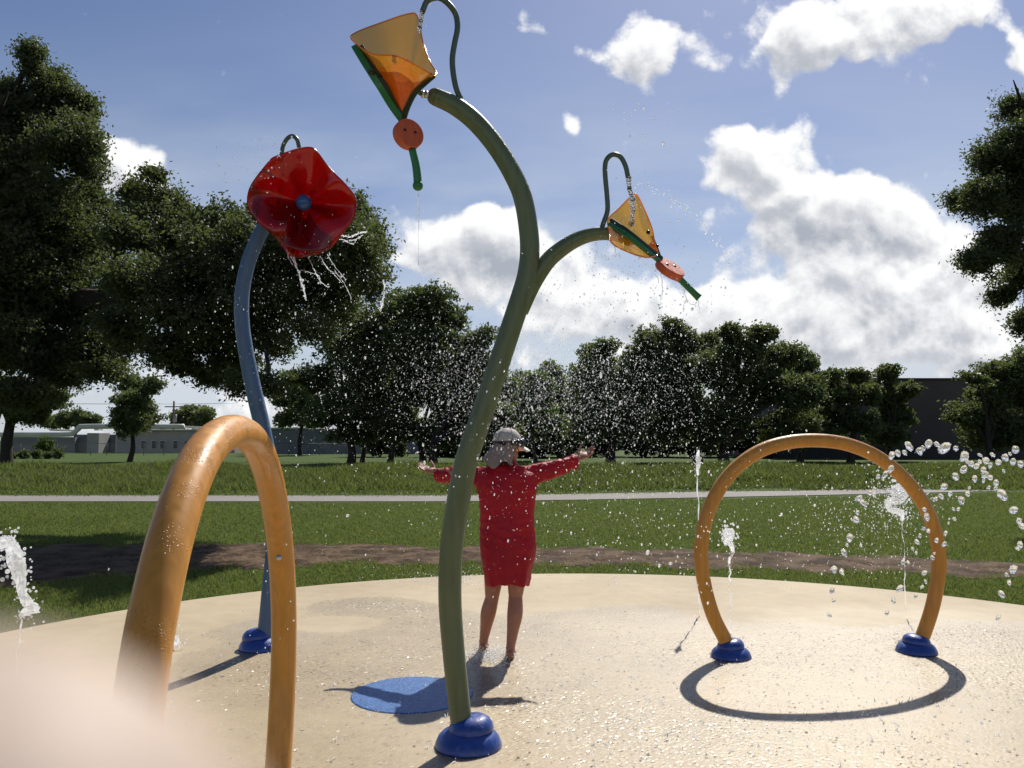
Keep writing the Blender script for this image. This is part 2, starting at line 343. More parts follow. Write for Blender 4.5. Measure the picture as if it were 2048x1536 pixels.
cr = wt.nodes.new('ShaderNodeValToRGB'); cr.color_ramp.elements[0].position = -0.0; cr.color_ramp.elements[1].position = 1.0
cr.color_ramp.elements[0].color = (3.9, 4.2, 4.8, 1); cr.color_ramp.elements[1].color = (9.3, 9.3, 9.3, 1)
CLOUD_RAMP = cr
wt.links.new(val, cr.inputs[0])
veil = ntmath(wt, 'MULTIPLY', mapr(wt, n2.outputs['Fac'], .28, .66), mapr(wt, vv, .55, .06, 0, .95))
hsv = wt.nodes.new('ShaderNodeMix'); hsv.data_type = 'RGBA'; hsv.blend_type = 'MULTIPLY'; hsv.inputs[0].default_value = 1
wt.links.new(sky.outputs[0], hsv.inputs[6]); hsv.inputs[7].default_value = (.66, .66, .74, 1)
mx0 = wt.nodes.new('ShaderNodeMix'); mx0.data_type = 'RGBA'; wt.links.new(veil, mx0.inputs[0]); wt.links.new(hsv.outputs[2], mx0.inputs[6]); mx0.inputs[7].default_value = (5.9, 6.4, 7.1, 1)
mx = wt.nodes.new('ShaderNodeMix'); mx.data_type = 'RGBA'; wt.links.new(cov, mx.inputs[0]); wt.links.new(mx0.outputs[2], mx.inputs[6]); wt.links.new(cr.outputs[0], mx.inputs[7])
wt.links.new(mx.outputs[2], bg.inputs['Color'])
S.view_settings.view_transform = 'Standard'; S.view_settings.look = 'None'; S.view_settings.exposure = .12; S.view_settings.gamma = 1
S.cycles.max_bounces = 7; S.cycles.diffuse_bounces = 3; S.cycles.glossy_bounces = 3; S.cycles.transparent_max_bounces = 8; S.cycles.transmission_bounces = 6; S.cycles.sample_clamp_indirect = 6

# ------------------------------------------------------------------ ground
PC = Vector((.72, 4.55)); PR = 5.42
def bank(x, y):
    """height of the lawn: flat near the pad, hummocky bank beyond the path"""
    x = np.asarray(x, float); y = np.asarray(y, float)
    w = np.clip((y - 26) / 6, 0, 1) * np.clip((52 - y) / 8, 0, 1)
    h = .22 * np.sin(x * .55 + np.sin(y * .4) * 2) * np.sin(y * .5 + x * .13) + .12 * np.sin(x * 1.7 + y) * np.sin(y * 1.3 - x * .7)
    return -.045 + w * (h * .8 + .12)
def sheet(name, x0, x1, y0, y1, nx, ny, matl, zf):
    xs = np.linspace(x0, x1, nx); ys = np.linspace(y0, y1, ny); X, Y = np.meshgrid(xs, ys); Z = zf(X, Y)
    V = np.stack([X.ravel(), Y.ravel(), Z.ravel()], 1); i = np.arange((ny - 1) * (nx - 1)); r = i // (nx - 1); c = i % (nx - 1); b = r * nx + c
    return link(name, npmesh(name, V, np.stack([b, b + 1, b + nx + 1, b + nx], 1), True), matl)
def lawnmat():
    m = mat('lawn_ground', (.045, .085, .016), .9, spec=.15, noise=(.35, (.075, .105, .024), .35, .7, 10)); nt = m.node_tree
    b = nt.nodes['Principled BSDF']
    g = nt.nodes.new('ShaderNodeNewGeometry'); t = nt.nodes.new('ShaderNodeTexNoise'); t.inputs['Scale'].default_value = 22; t.inputs['Detail'].default_value = 8
    nt.links.new(g.outputs['Position'], t.inputs['Vector'])
    u = nt.nodes.new('ShaderNodeBump'); u.inputs['Strength'].default_value = .9; u.inputs['Distance'].default_value = .05
    nt.links.new(t.outputs['Fac'], u.inputs['Height']); nt.links.new(u.outputs['Normal'], b.inputs['Normal']); return m
M['lawn'] = lawnmat()
lawn = sheet('lawn', -120, 120, -20, 140, 241, 161, M['lawn'], bank); tag(lawn, kind='structure')
gr = MB(); gr.box((-2500, -600, -.35), (2500, 2500, -.30)); tag(gr.build('ground', M['lawn'], smooth=False), kind='structure')
# concrete pad
def padmat():
    m = bpy.data.materials.new('wet_concrete'); m.use_nodes = True; nt = m.node_tree; b = nt.nodes['Principled BSDF']
    g = nt.nodes.new('ShaderNodeNewGeometry')
    def noi(sc, det, ro=.55):
        t = nt.nodes.new('ShaderNodeTexNoise'); t.inputs['Scale'].default_value = sc; t.inputs['Detail'].default_value = det; t.inputs['Roughness'].default_value = ro
        nt.links.new(g.outputs['Position'], t.inputs['Vector']); return t.outputs['Fac']
    big = noi(.8, 6); mid = noi(6, 8); fine = noi(160, 3); wet = noi(1.1, 5, .6)
    cr = nt.nodes.new('ShaderNodeValToRGB'); e = cr.color_ramp.elements; e[0].position = .3; e[1].position = .72
    e[0].color = (.33, .262, .165, 1); e[1].color = (.53, .44, .285, 1)
    x = ntmath(nt, 'ADD', ntmath(nt, 'MULTIPLY', big, .6), ntmath(nt, 'ADD', ntmath(nt, 'MULTIPLY', mid, .28), ntmath(nt, 'MULTIPLY', fine, .12)))
    nt.links.new(x, cr.inputs[0]); nt.links.new(cr.outputs[0], b.inputs['Base Color'])
    # wetness: an area round the sprays, dry towards the far rim
    sp_ = nt.nodes.new('ShaderNodeSeparateXYZ'); nt.links.new(g.outputs['Position'], sp_.inputs[0])
    wy = mapr(nt, ntmath(nt, 'ADD', sp_.outputs[1], ntmath(nt, 'MULTIPLY', ntmath(nt, 'SUBTRACT', wet, .5), 3.0)), 8.4, 6.6)
    wx = mapr(nt, ntmath(nt, 'ADD', sp_.outputs[0], ntmath(nt, 'MULTIPLY', ntmath(nt, 'SUBTRACT', mid, .5), 1.0)), -2.6, -1.2)
    wetf = ntmath(nt, 'MULTIPLY', wy, wx)
    nt.links.new(ntmath(nt, 'SUBTRACT', .75, ntmath(nt, 'MULTIPLY', wetf, .2)), b.inputs['Roughness'])
    nt.links.new(ntmath(nt, 'MULTIPLY', wetf, .08), b.inputs['Coat Weight']); b.inputs['Coat Roughness'].default_value = .06; b.inputs['Coat IOR'].default_value = 1.33
    rip = noi(75, 4, .7)
    u = nt.nodes.new('ShaderNodeBump'); u.inputs['Strength'].default_value = 1.0
    nt.links.new(ntmath(nt, 'ADD', ntmath(nt, 'MULTIPLY', wetf, .014), .002), u.inputs['Distance'])
    nt.links.new(rip, u.inputs['Height']); nt.links.new(u.outputs['Normal'], b.inputs['Coat Normal'])
    u2 = nt.nodes.new('ShaderNodeBump'); u2.inputs['Strength'].default_value = .35; u2.inputs['Distance'].default_value = .003
    nt.links.new(fine, u2.inputs['Height']); nt.links.new(u2.outputs['Normal'], b.inputs['Normal'])
    return m
M['pad'] = padmat()
pd = MB(); pd.lathe([(PR + .002, -.2), (PR, -.012), (PR - .012, 0), (PR - .1, 0), (2, 0), (.01, 0)], (PC.x, PC.y, 0), 160)
tag(pd.build('concrete_pad', M['pad'], smooth=False), kind='structure')
# path
pa = []; 
for px in range(-400, 2500, 60):
    py = 997 if px < 900 else 997 - 22 * ((px - 900) / 1148) ** 1.25
    pa.append((px, py))
V = []; 
for px, py in pa:
    a = gnd(px, py - 6, -.03); b = gnd(px, py + 5.5, -.03); V += [a, b]
p_ = MB(); p_.add(V, [(2 * i, 2 * i + 1, 2 * i + 3, 2 * i + 2) for i in range(len(pa) - 1)])
M['path'] = mat('path_concrete', (.24, .225, .205), .85, noise=(1.2, (.20, .185, .17), .3, .7))
po = p_.build('path', M['path'], smooth=False); tag(po, kind='structure')
pathy = np.array([[gnd(px, py).x, gnd(px, py).y] for px, py in pa])
# mud strip
up = [(-300, 1085), (0, 1090), (250, 1088), (500, 1086), (700, 1088), (900, 1092), (1024, 1093), (1200, 1096), (1400, 1101), (1600, 1106), (1800, 1113), (2048, 1127), (2400, 1150)]
lo = [(-300, 1210), (0, 1172), (250, 1152), (500, 1138), (700, 1128), (900, 1127), (1024, 1128), (1200, 1131), (1400, 1137), (1600, 1142), (1800, 1147), (2048, 1158), (2400, 1180)]
xs = np.arange(-300, 2400, 6.0)
uy = np.interp(xs, *zip(*up)) + 2.2 * np.sin(xs * .031) + rng.normal(0, 1.0, len(xs)); ly = np.interp(xs, *zip(*lo)) + 3 * np.sin(xs * .023 + 1) + rng.normal(0, 1.4, len(xs))
V = []; Fc = []
NR = 12
for j, (x, a, b) in enumerate(zip(xs, uy, ly)):
    for k in range(NR + 1):
        g0 = gnd(x, a + (b - a) * k / NR, -.038); e = math.sin(math.pi * k / NR)
        V.append((g0.x, g0.y, -.038 + .012 * e * (1 + rng.normal(0, .8))))
for j in range(len(xs) - 1):
    for k in range(NR): q = j * (NR + 1) + k; Fc.append((q, q + 1, q + NR + 2, q + NR + 1))
M['mud'] = mat('wet_mud', (.050, .031, .018), .75, spec=.06, noise=(2.6, (.135, .092, .058), .40, .60, 9), bump=(11, 1.0, .05))
mu = MB(); mu.add(V, Fc); tag(mu.build('mud', M['mud']), kind='structure')
mudU = np.array([[gnd(x, a, -.04).x, gnd(x, a, -.04).y] for x, a in zip(xs, uy)]); mudL = np.array([[gnd(x, b, -.04).x, gnd(x, b, -.04).y] for x, b in zip(xs, ly)])
# thin rippled water film over the wet part of the pad
def film():
    cs = .0088; xs = np.arange(-2.5, 5.2, cs); ys = np.arange(3.75, 8.6, cs * 1.25); X, Y = np.meshgrid(xs, ys); sh = X.shape
    wet = np.zeros(sh)
    for k_ in range(5):
        a, b, c, d = rng.uniform(.8, 2.6, 4); wet += np.sin(X * a + d * 3 + np.sin(Y * b)) * np.sin(Y * c + d * 5 + np.sin(X * a * .6)) / 2.2
    amp = np.clip(.75 + .45 * wet, .25, 1.4)
    wz = wet * .9 + (7.35 - Y) * 1.1; wz = np.minimum(wz, (X + 2.2 + wet * .4) * 1.4); lev_ = np.clip(wz, -1, 1); Z = .0008 + .0030 * lev_ + rng.normal(0, 1, sh) * cs * .165 * amp * np.clip(.45 + lev_, 0, 1)
    X = X + rng.normal(0, cs * .22, sh); Y = Y + rng.normal(0, cs * .22, sh); Z = Z
    V = np.stack([X.ravel(), Y.ravel(), Z.ravel()], 1); ny, nx = sh; i = np.arange((ny - 1) * (nx - 1)); b = i // (nx - 1) * nx + i % (nx - 1)
    x, y, w_ = V[b, 0], V[b, 1], wet.ravel()[b]
    keep = (np.hypot(x - bc.x - .02, y - bc.y) > .375) & (np.hypot(x - PC.x, y - PC.y) < PR - .2); b = b[keep]
    Fc = np.concatenate([np.stack([b, b + 1, b + nx + 1], 1), np.stack([b, b + nx + 1, b + nx], 1)])
    m = bpy.data.materials.new('water_film'); m.use_nodes = True; nt = m.node_tree; out = nt.nodes['Material Output']; nt.nodes.remove(nt.nodes['Principled BSDF'])
    g = nt.nodes.new('ShaderNodeBsdfGlossy'); g.inputs['Roughness'].default_value = .24; tp = nt.nodes.new('ShaderNodeBsdfTransparent'); fr = nt.nodes.new('ShaderNodeFresnel'); fr.inputs['IOR'].default_value = 1.28
    x = nt.nodes.new('ShaderNodeMixShader'); nt.links.new(fr.outputs[0], x.inputs[0]); nt.links.new(tp.outputs[0], x.inputs[1]); nt.links.new(g.outputs[0], x.inputs[2]); nt.links.new(x.outputs[0], out.inputs['Surface'])
    return link('shallow_water', npmesh('shallow_water', V, Fc), m)
# blue round mat
bc = gnd(818, 1389)
M['mat'] = mat('blue_rubber', (.010, .075, .27), .45, spec=.4, coat=.25, noise=(70, (.03, .17, .46), .42, .6, 3), bump=(120, 1, .008))
bm_ = MB(); bm_.lathe([(.372, -.01), (.372, .004), (.366, .007), (.2, .007), (.01, .007)], (bc.x + .02, bc.y, 0), 64)
tag(bm_.build('rubber_mat', M['mat'], smooth=False), 'flat round blue textured mat on the wet pad behind the green post', 'mat')

tag(film(), kind='structure')
# ------------------------------------------------------------------ grass
def blades(name, X, Y, Z, h, w, matl, lean=.35):
    n = len(X); a = rng.uniform(0, math.pi, n); hh = h * rng.uniform(.6, 1.25, n)
    dx, dy = np.cos(a) * w, np.sin(a) * w; lx, ly_ = rng.normal(0, lean, n) * hh, rng.normal(0, lean, n) * hh
    V = np.empty((n, 3, 3)); V[:, 0] = np.stack([X - dx, Y - dy, Z], 1); V[:, 1] = np.stack([X + dx, Y + dy, Z], 1); V[:, 2] = np.stack([X + lx, Y + ly_, Z + hh], 1)
    return link(name, npmesh(name, V.reshape(-1, 3), np.arange(3 * n).reshape(-1, 3)), matl)
def fan(n, y0, y1, pw=1.0):
    Y = (rng.uniform(y0 ** -pw if pw < 0 else 0, 1, n) * (y1 - y0) + y0) if pw == 1 else y0 * (y1 / y0) ** rng.uniform(0, 1, n)
    X = rng.uniform(-.66, .66, n) * Y; return X, Y
X, Y = fan(400000, 6.6, 29, 2)
keep = np.hypot(X - PC.x, Y - PC.y) > PR + .005
mu_u = np.interp(X, mudU[:, 0], mudU[:, 1]); mu_l = np.interp(X, mudL[:, 0], mudL[:, 1])
ed_ = .28 * np.sin(X * 3.1 + np.sin(Y * 4) * 1.5) * np.sin(X * 7.7 + 1) + rng.normal(0, .09, len(X)); inmud = (Y < mu_u - .08 + ed_) & (Y > mu_l + .08 - ed_); keep &= ~(inmud & (rng.uniform(0, 1, len(X)) > .015))
py_ = np.interp(X, pathy[:, 0], pathy[:, 1]); keep &= (Y < py_ - .9 - (Y > 23) * .5)
X, Y = X[keep], Y[keep]
g1 = blades('grass', X, Y, np.full(len(X), -.05), np.full(len(X), .042), .0035 + Y * .0005, M['grass']); tag(g1, 'short mown green lawn grass between pad and path', 'grass', kind='stuff')
X, Y = fan(110000, 18, 62, 2); py_ = np.interp(X, pathy[:, 0], pathy[:, 1]); k = (Y > py_ + 1.2); X, Y = X[k], Y[k]; 
tall = np.clip((Y - (py_[k] + 2.2)) / 2.0, 0, 1) * np.clip((50 - Y) / 4, 0, 1)
hump = .5 + .5 * np.sin(X * .55 + np.sin(Y * .4) * 2) * np.sin(Y * .5 + X * .13)
g2 = blades('tall_grass', X, Y, bank(X, Y) - .02, .06 + tall * (.07 + .20 * hump), .008 + Y * .0008, M['tallgrass'], .45); tag(g2, 'rough unmown tall grass on the bank beyond the path', 'grass', kind='stuff')
nt_ = 1100; cx = rng.uniform(-1, 1, nt_); Yc = 27 * (46 / 27) ** rng.uniform(0, 1, nt_); cx = cx * .66 * Yc
sz = rng.uniform(.25, .7, nt_); rep = 70
X = (cx[:, None] + rng.normal(0, 1, (nt_, rep)) * sz[:, None] * .7).ravel(); Y = (Yc[:, None] + rng.normal(0, 1, (nt_, rep)) * .35).ravel(); H = np.repeat(sz, rep) * .42
g3 = blades('grass_clumps', X, Y, bank(X, Y) - .02, H, .010 + Y * .0006, M['tallgrass'], .7); tag(g3, 'shaggy weed clumps making hummocks along the bank', 'weeds', kind='stuff')

# ------------------------------------------------------------------ trees
def crown(name, blobs, n, size, matl, parent=None, cl=.35, per=26, seed=0, fill=.45, aspect=.5):
    r = np.random.default_rng(seed + 11); B0 = np.array([[*c, *rad] for c, rad in blobs]); subs = []
    for b_ in B0:
        for _ in range(15):
            o_ = r.normal(0, 1, 3); o_ /= np.linalg.norm(o_); f_ = r.uniform(.16, .5)
            subs.append([*(b_[:3] + o_ * b_[3:] * r.uniform(.3, 1.08 - f_ * .6)), *(b_[3:] * f_ * np.array([1, 1, r.uniform(.6, 1)]))])
    B = np.array(subs)
    ni = n // 8; wi = r.choice(len(B0), ni, p=B0[:, 3] * B0[:, 5] / (B0[:, 3] * B0[:, 5]).sum()); di = r.normal(0, 1, (ni, 3)); di /= np.linalg.norm(di, axis=1)[:, None]
    PI_ = B0[wi, :3] + di * B0[wi, 3:] * (r.uniform(0, 1, ni) ** .5 * .72)[:, None]
    area = (B[:, 3] * B[:, 5]) ** .9
    nc = max(1, n // per); w = r.choice(len(B), nc, p=area / area.sum()); d = r.normal(0, 1, (nc, 3)); d /= np.linalg.norm(d, axis=1)[:, None]
    rad = np.where(r.uniform(0, 1, nc) < fill, r.uniform(.2, .9, nc), r.uniform(.8, 1.4, nc))
    C = B[w, :3] + d * B[w, 3:] * rad[:, None]
    cs = cl * r.uniform(.5, 1.3, nc)
    P = (C[:, None] + r.normal(0, 1, (nc, per, 3)) * cs[:, None, None] * np.array([.55, .55, .38])).reshape(-1, 3)
    big_ = np.concatenate([np.ones(len(P)), np.full(ni, 1.9)]); P = np.concatenate([P, PI_]); m = len(P); a = r.normal(0, 1, (m, 3)); a /= np.linalg.norm(a, axis=1)[:, None]; b = np.cross(a, r.normal(0, 1, (m, 3))); b /= np.linalg.norm(b, axis=1)[:, None] + 1e-9
    s = size * r.uniform(.6, 1.3, m)[:, None] * big_[:, None]; A = a * s; Bv = b * s * aspect
    V = np.stack([P - A, P - A * .1 + Bv, P + A, P - A * .1 - Bv], 1).reshape(-1, 3)
    return link(name, npmesh(name, V, np.arange(4 * m).reshape(-1, 4)), matl, parent)
def limbs(base, r0, targets, fork, rr=.3, seed=1):
    random.seed(seed); mb = MB(); base = Vector(base); fork = Vector(fork)
    mb.tube([base - Vector((0, 0, .3)), base + Vector((0, 0, .15)), base.lerp(fork, .45) + Vector((random.uniform(-.15, .15), 0, 0)), fork], [r0 * 1.5, r0 * 1.1, r0 * .85, r0 * .7], 10, smooth=4, jag=.12)
    for t in targets:
        t = Vector(t); L = (t - fork).length; mid = fork.lerp(t, .5) + Vector((random.uniform(-1, 1), random.uniform(-1, 1), random.uniform(0, .8))) * L * .1
        mb.tube([fork - Vector((0, 0, r0 * .6)), mid, t], [r0 * .6, r0 * rr, r0 * .08], 7, smooth=4, jag=.1)
        for _ in range(4):
            f = random.uniform(.35, .9); s = mid.lerp(t, f); e = s + Vector((random.uniform(-1, 1), random.uniform(-1, 1), random.uniform(-.3, .8))) * L * .25
            mb.tube([s, s.lerp(e, .5) + Vector((0, 0, .08 * L * .2)), e], [r0 * .2, r0 * .11, r0 * .03], 5)
    return mb
def blob(px, py, r, Y, ry=None, dep=None):
    c = at(px, py, Y); k = Y / F; return (tuple(c), (r * k, (dep or r) * k, (ry or r) * k))
def tree(name, pxs, Y, base_px, label, n, size, matl, seed, cl=.5, cat='tree', group=None, trunk_r=.2, fill=.45, fork=None, dj=1.5, per=26):
    rr = random.Random(seed)
    bl = [blob(p[0], p[1], p[2], Y + rr.uniform(-dj, dj), p[3] if len(p) > 3 else None) for p in pxs]
    b = at(base_px, 900, Y); b.z = float(bank(b.x, b.y))
    t = thing(name, b, label, cat, group)
    zmin = min(c[2] - r[2] for c, r in bl)
    fk = Vector(fork) if fork else Vector((b.x + rr.uniform(-.3, .3), b.y, max(1.6, zmin + .5)))
    tg = [c for c, r in rr.sample(bl, min(len(bl), 9))]
    limbs(b, trunk_r, tg, fk, seed=seed).build('trunk', M['bark'], t)
    crown('crown', bl, int(n * 1.25), size * .72, matl, t, cl * .62, per, seed, fill)
    return t
# great oak whose trunk stands outside the picture
oak_px = [(62, 118, 26, 40), (100, 175, 55, 60), (20, 200, 50), (150, 215, 50), (60, 270, 110), (150, 300, 78), (-60, 300, 120), (165, 400, 65), (60, 420, 125), (-80, 480, 150), (150, 500, 72), (60, 570, 130), (165, 620, 75),
          (50, 700, 120, 70), (120, 740, 60, 50), (40, 790, 70, 50), (180, 700, 60, 50), (-100, 680, 150, 110),
          (310, 352, 26, 22), (280, 395, 45, 40), (345, 410, 40, 42), (260, 470, 45), (340, 490, 80), (430, 450, 60, 50), (420, 540, 90), (300, 580, 80), (500, 500, 70), (250, 660, 70, 60),
          (560, 450, 60, 50), (640, 430, 70, 45), (700, 415, 45, 32), (600, 540, 95), (700, 500, 75), (745, 480, 38), (740, 560, 45), (660, 590, 80), (500, 600, 90), (400, 640, 85, 70), (340, 700, 60, 45), (210, 735, 45, 30),
          (540, 680, 60, 40), (455, 715, 55, 45), (480, 770, 28, 24), (540, 770, 32, 26), (425, 755, 34, 24), (380, 735, 30, 18), (620, 655, 50, 30)]
YO = 18.5; rr = random.Random(3)
bl = [blob(p[0], p[1], p[2] * .97, (YO if p[0] < 230 else YO - 1.9 if p[0] < 470 else YO - 4.0) + rr.uniform(-1.2, 1.0) * (1 if p[0] < 230 else 1.3), (p[3] if len(p) > 3 else p[2]) * .97, dep=p[2] * (1.3 if p[0] < 230 else 1.9)) for p in oak_px]
ob = Vector((-14.5, 19.5, -.05)); oak = thing('oak_tree', ob, 'huge dark spreading oak rising above everything, its crown reaching behind the red flower', 'tree')
mb = limbs(ob, .55, [bl[i][0] for i in (0, 4, 8, 11, 13, 17)], (-13.8, 19.3, 3.2), seed=5)
lim = [Vector((-13.8, 19.3, 3.0)), Vector((-11, 19, 4.6)), Vector(at(200, 600, 18.6)), Vector(at(380, 585, 18.5)), Vector(at(560, 560, 18.3)), Vector(at(690, 520, 18.2))]
mb.tube(lim, [.36, .3, .25, .19, .12, .04], 9, smooth=5, jag=.1)
for a, b in ((2, 19), (2, 22), (3, 23), (3, 36), (4, 31), (4, 28), (5, 32), (3, 41), (4, 43), (3, 24), (4, 40)):
    s = lim[a]; e = Vector(bl[b][0]); mb.tube([s, s.lerp(e, .5) + Vector((rr.uniform(-.3, .3), 0, .2)), e], [.12, .08, .02], 6, smooth=4)
mb.build('trunk', M['bark'], oak)
crown('crown', bl, 430000, .040, M['leaf_oak'], oak, .20, 30, 4, .42)
# oak entering at the other side of the picture
rt = [(2030, 215, 45, 35), (2060, 290, 90, 70), (1985, 320, 55), (1960, 390, 60, 48), (2040, 400, 80), (1925, 400, 32, 22), (2000, 480, 66, 50), (1960, 520, 40, 35), (2060, 540, 70), (2010, 590, 34, 28), (2050, 640, 26, 40), (2130, 350, 120), (2150, 500, 110), (2140, 250, 90), (2200, 620, 90)]
bl = [blob(p[0], p[1], p[2] * .92, 19 + rr.uniform(-1, 1), (p[3] if len(p) > 3 else p[2]) * .92) for p in rt]
b2 = Vector((15.2, 19.5, -.05)); ok2 = thing('oak_tree', b2, 'dark oak crown high over the brown building, its trunk out of view', 'tree')
limbs(b2, .4, [b[0] for b in bl[::2]], (14.6, 19.3, 4.2), seed=8).build('trunk', M['bark'], ok2)
crown('crown', bl, 130000, .040, M['leaf_oak'], ok2, .22, 30, 9, .4)

Gt = 'park trees beyond the bank'
tree('park_tree', [(20, 800, 70, 50), (80, 790, 55, 45), (-30, 790, 60), (60, 830, 40, 24), (110, 800, 30, 24)], 58, 14, 'dark tree under the huge oak, its thick bare trunk beside the round bushes', 16000, .17, M['leaf_far'], 21, .6, group=Gt, trunk_r=.42)
tree('park_tree', [(262, 765, 34, 26), (270, 800, 46, 30), (245, 830, 30, 24), (290, 835, 32, 26), (265, 850, 34, 24), (300, 770, 24)], 62, 261, 'small airy tree standing alone before the long white building', 9000, .17, M['leaf_far'], 22, .5, group=Gt, trunk_r=.2)
tree('park_tree', [(640, 760, 50, 40), (700, 700, 70, 60), (760, 660, 70, 60), (700, 800, 90, 50), (640, 830, 55, 32), (590, 755, 38, 22), (740, 740, 70), (760, 840, 60, 36), (690, 620, 55), (700, 870, 60, 20)], 57, 703, 'tall dark park tree with a leaning trunk, below the red flower', 34000, .17, M['leaf_far'], 23, .6, group=Gt, trunk_r=.3)
tree('park_tree', [(780, 720, 50), (740, 790, 45, 50), (790, 830, 50, 40), (760, 770, 50), (800, 870, 50, 18)], 60, 725, 'slim trunked park tree just right of the leaning trunk', 14000, .17, M['leaf_far'], 24, .6, group=Gt, trunk_r=.17)
tree('park_tree', [(850, 600, 60, 42), (800, 640, 55), (880, 650, 60, 55), (830, 700, 80, 60), (820, 780, 70, 60), (810, 860, 60, 30), (895, 690, 42)], 56, 781, 'tall park tree whose round top shows left of the green post', 30000, .17, M['leaf_far'], 25, .6, group=Gt, trunk_r=.22)
tree('park_tree', [(900, 740, 60), (930, 700, 40), (900, 800, 60), (960, 760, 50), (880, 860, 60, 32), (940, 840, 50, 40), (910, 880, 50, 16)], 58, 846, 'park tree whose trunk stands left of the pair nearest the green post', 22000, .17, M['leaf_far'], 26, .6, group=Gt, trunk_r=.27)
tree('park_tree', [(960, 680, 34, 32), (985, 720, 30), (990, 770, 50), (985, 830, 50, 40), (1000, 870, 50, 26), (940, 800, 40)], 55, 866, 'park tree partly hidden behind the middle of the green post', 16000, .17, M['leaf_far'], 27, .6, group=Gt, trunk_r=.3)
tree('pale_tree', [(1075, 790, 44, 34), (1050, 830, 30, 26), (1095, 835, 30, 28), (1070, 760, 30, 20)], 50, 1073, 'light green young tree directly behind the person in red', 7000, .15, M['leaf_light'], 28, .5, trunk_r=.13)
tree('park_tree', [(1060, 760, 42, 28), (1100, 745, 38, 30), (1030, 790, 40, 34), (1110, 800, 50), (1060, 840, 60, 40), (1030, 870, 50, 30), (1130, 840, 50, 40), (1000, 830, 40), (1150, 780, 40)], 66, 1120, 'low round park tree behind the pale young tree', 15000, .19, M['leaf_far'], 29, .6, group=Gt, trunk_r=.22)
tree('park_tree', [(1190, 705, 36, 26), (1215, 695, 30, 20), (1180, 750, 50), (1230, 760, 50), (1200, 810, 70, 50), (1180, 860, 60, 35), (1250, 850, 50, 40)], 58, 1221, 'park tree standing behind the raised open right hand', 22000, .17, M['leaf_far'], 30, .55, group=Gt, trunk_r=.34)
tree('park_tree', [(1345, 655, 28, 26), (1300, 690, 46, 34), (1375, 690, 46, 34), (1415, 685, 30, 26), (1330, 740, 70, 50), (1290, 790, 60), (1360, 800, 70), (1320, 860, 70, 36), (1260, 720, 26, 24)], 60, 1395, 'tall broad park tree rising between raised hand and far orange arch', 34000, .17, M['leaf_far'], 31, .6, group=Gt, trunk_r=.36)
tree('park_tree', [(1462, 670, 28, 26), (1525, 668, 32, 24), (1490, 700, 56, 34), (1560, 720, 50, 36), (1440, 740, 60), (1520, 770, 80, 60), (1600, 780, 60, 50), (1450, 830, 70, 50), (1560, 850, 70, 40), (1430, 870, 50, 30)], 57, 1447, 'tallest dense park tree, its twin peaks above the far orange arch', 42000, .17, M['leaf_far'], 32, .6, group=Gt, trunk_r=.4)
tree('park_tree', [(1600, 730, 38, 26), (1640, 770, 40, 34), (1620, 820, 60), (1640, 870, 50, 30)], 63, 1600, 'lower park tree on the sloping shoulder of the tallest one', 15000, .19, M['leaf_far'], 33, .6, group=Gt, trunk_r=.25)
tree('park_tree', [(1665, 750, 26, 16), (1715, 752, 30, 16), (1690, 790, 40, 26), (1740, 790, 30), (1680, 840, 40, 30), (1730, 850, 36, 26)], 61, 1701, 'flat topped park tree with open branches before the brown building', 13000, .17, M['leaf_far'], 34, .5, group=Gt, trunk_r=.26)
tree('park_tree', [(1775, 750, 26, 24), (1765, 790, 40, 30), (1815, 780, 34, 22), (1800, 830, 40, 36), (1770, 870, 40, 26)], 64, 1775, 'park tree with a thin pointed leader, beside the bare roof line', 12000, .19, M['leaf_far'], 35, .5, group=Gt, trunk_r=.24)
tree('park_tree', [(1950, 755, 26, 14), (2000, 740, 46, 24), (1985, 800, 60, 50), (2060, 770, 70), (1940, 830, 40, 36), (2020, 860, 80, 46)], 60, 1985, 'dark park tree at the far end of the brown building', 26000, .17, M['leaf_far'], 36, .6, group=Gt, trunk_r=.3)
Gb = 'far trees on the skyline'
tree('skyline_tree', [(130, 838, 22, 14), (165, 836, 24, 15), (190, 842, 14, 12), (105, 845, 20, 12)], 135, 150, 'flat row-topped far tree over the roof duct', 5000, .4, M['leaf_far'], 41, 1.0, group=Gb, trunk_r=.3, dj=3)
tree('skyline_tree', [(385, 826, 34, 18), (410, 832, 24, 16), (360, 836, 20, 14), (390, 845, 40, 12)], 130, 385, 'domed far tree above the white building near the utility pole', 6000, .4, M['leaf_far'], 42, 1.0, group=Gb, trunk_r=.3, dj=3)
tree('skyline_tree', [(600, 780, 34, 24), (570, 800, 26, 18), (620, 810, 40, 30), (575, 835, 34, 20), (630, 845, 34, 14)], 90, 600, 'pale far tree seen right of the blue post', 9000, .26, M['leaf_far'], 43, .8, group=Gb, trunk_r=.25, dj=2)
def bush(px, py, r, Y, label, n=1500, s=.08, name='bush', matl='leaf_far', grp=None, ry=None):
    c = at(px, py, Y); c.z = float(bank(c.x, c.y)); k = Y / F
    t = thing(name, c, label, 'bush', grp)
    mb = MB()
    for i in range(6): a = i * 1.05; mb.tube([c - Vector((0, 0, .1)), c + Vector((math.cos(a) * r * k * .5, math.sin(a) * r * k * .5, r * k * .9))], [.04, .012], 5)
    mb.build('stem', M['bark'], t)
    crown('foliage', [((c.x, c.y, c.z + (ry or r) * k * .85), (r * k, r * k, (ry or r) * k))], n, s, M[matl], t, .2, 20, px, .5); return t
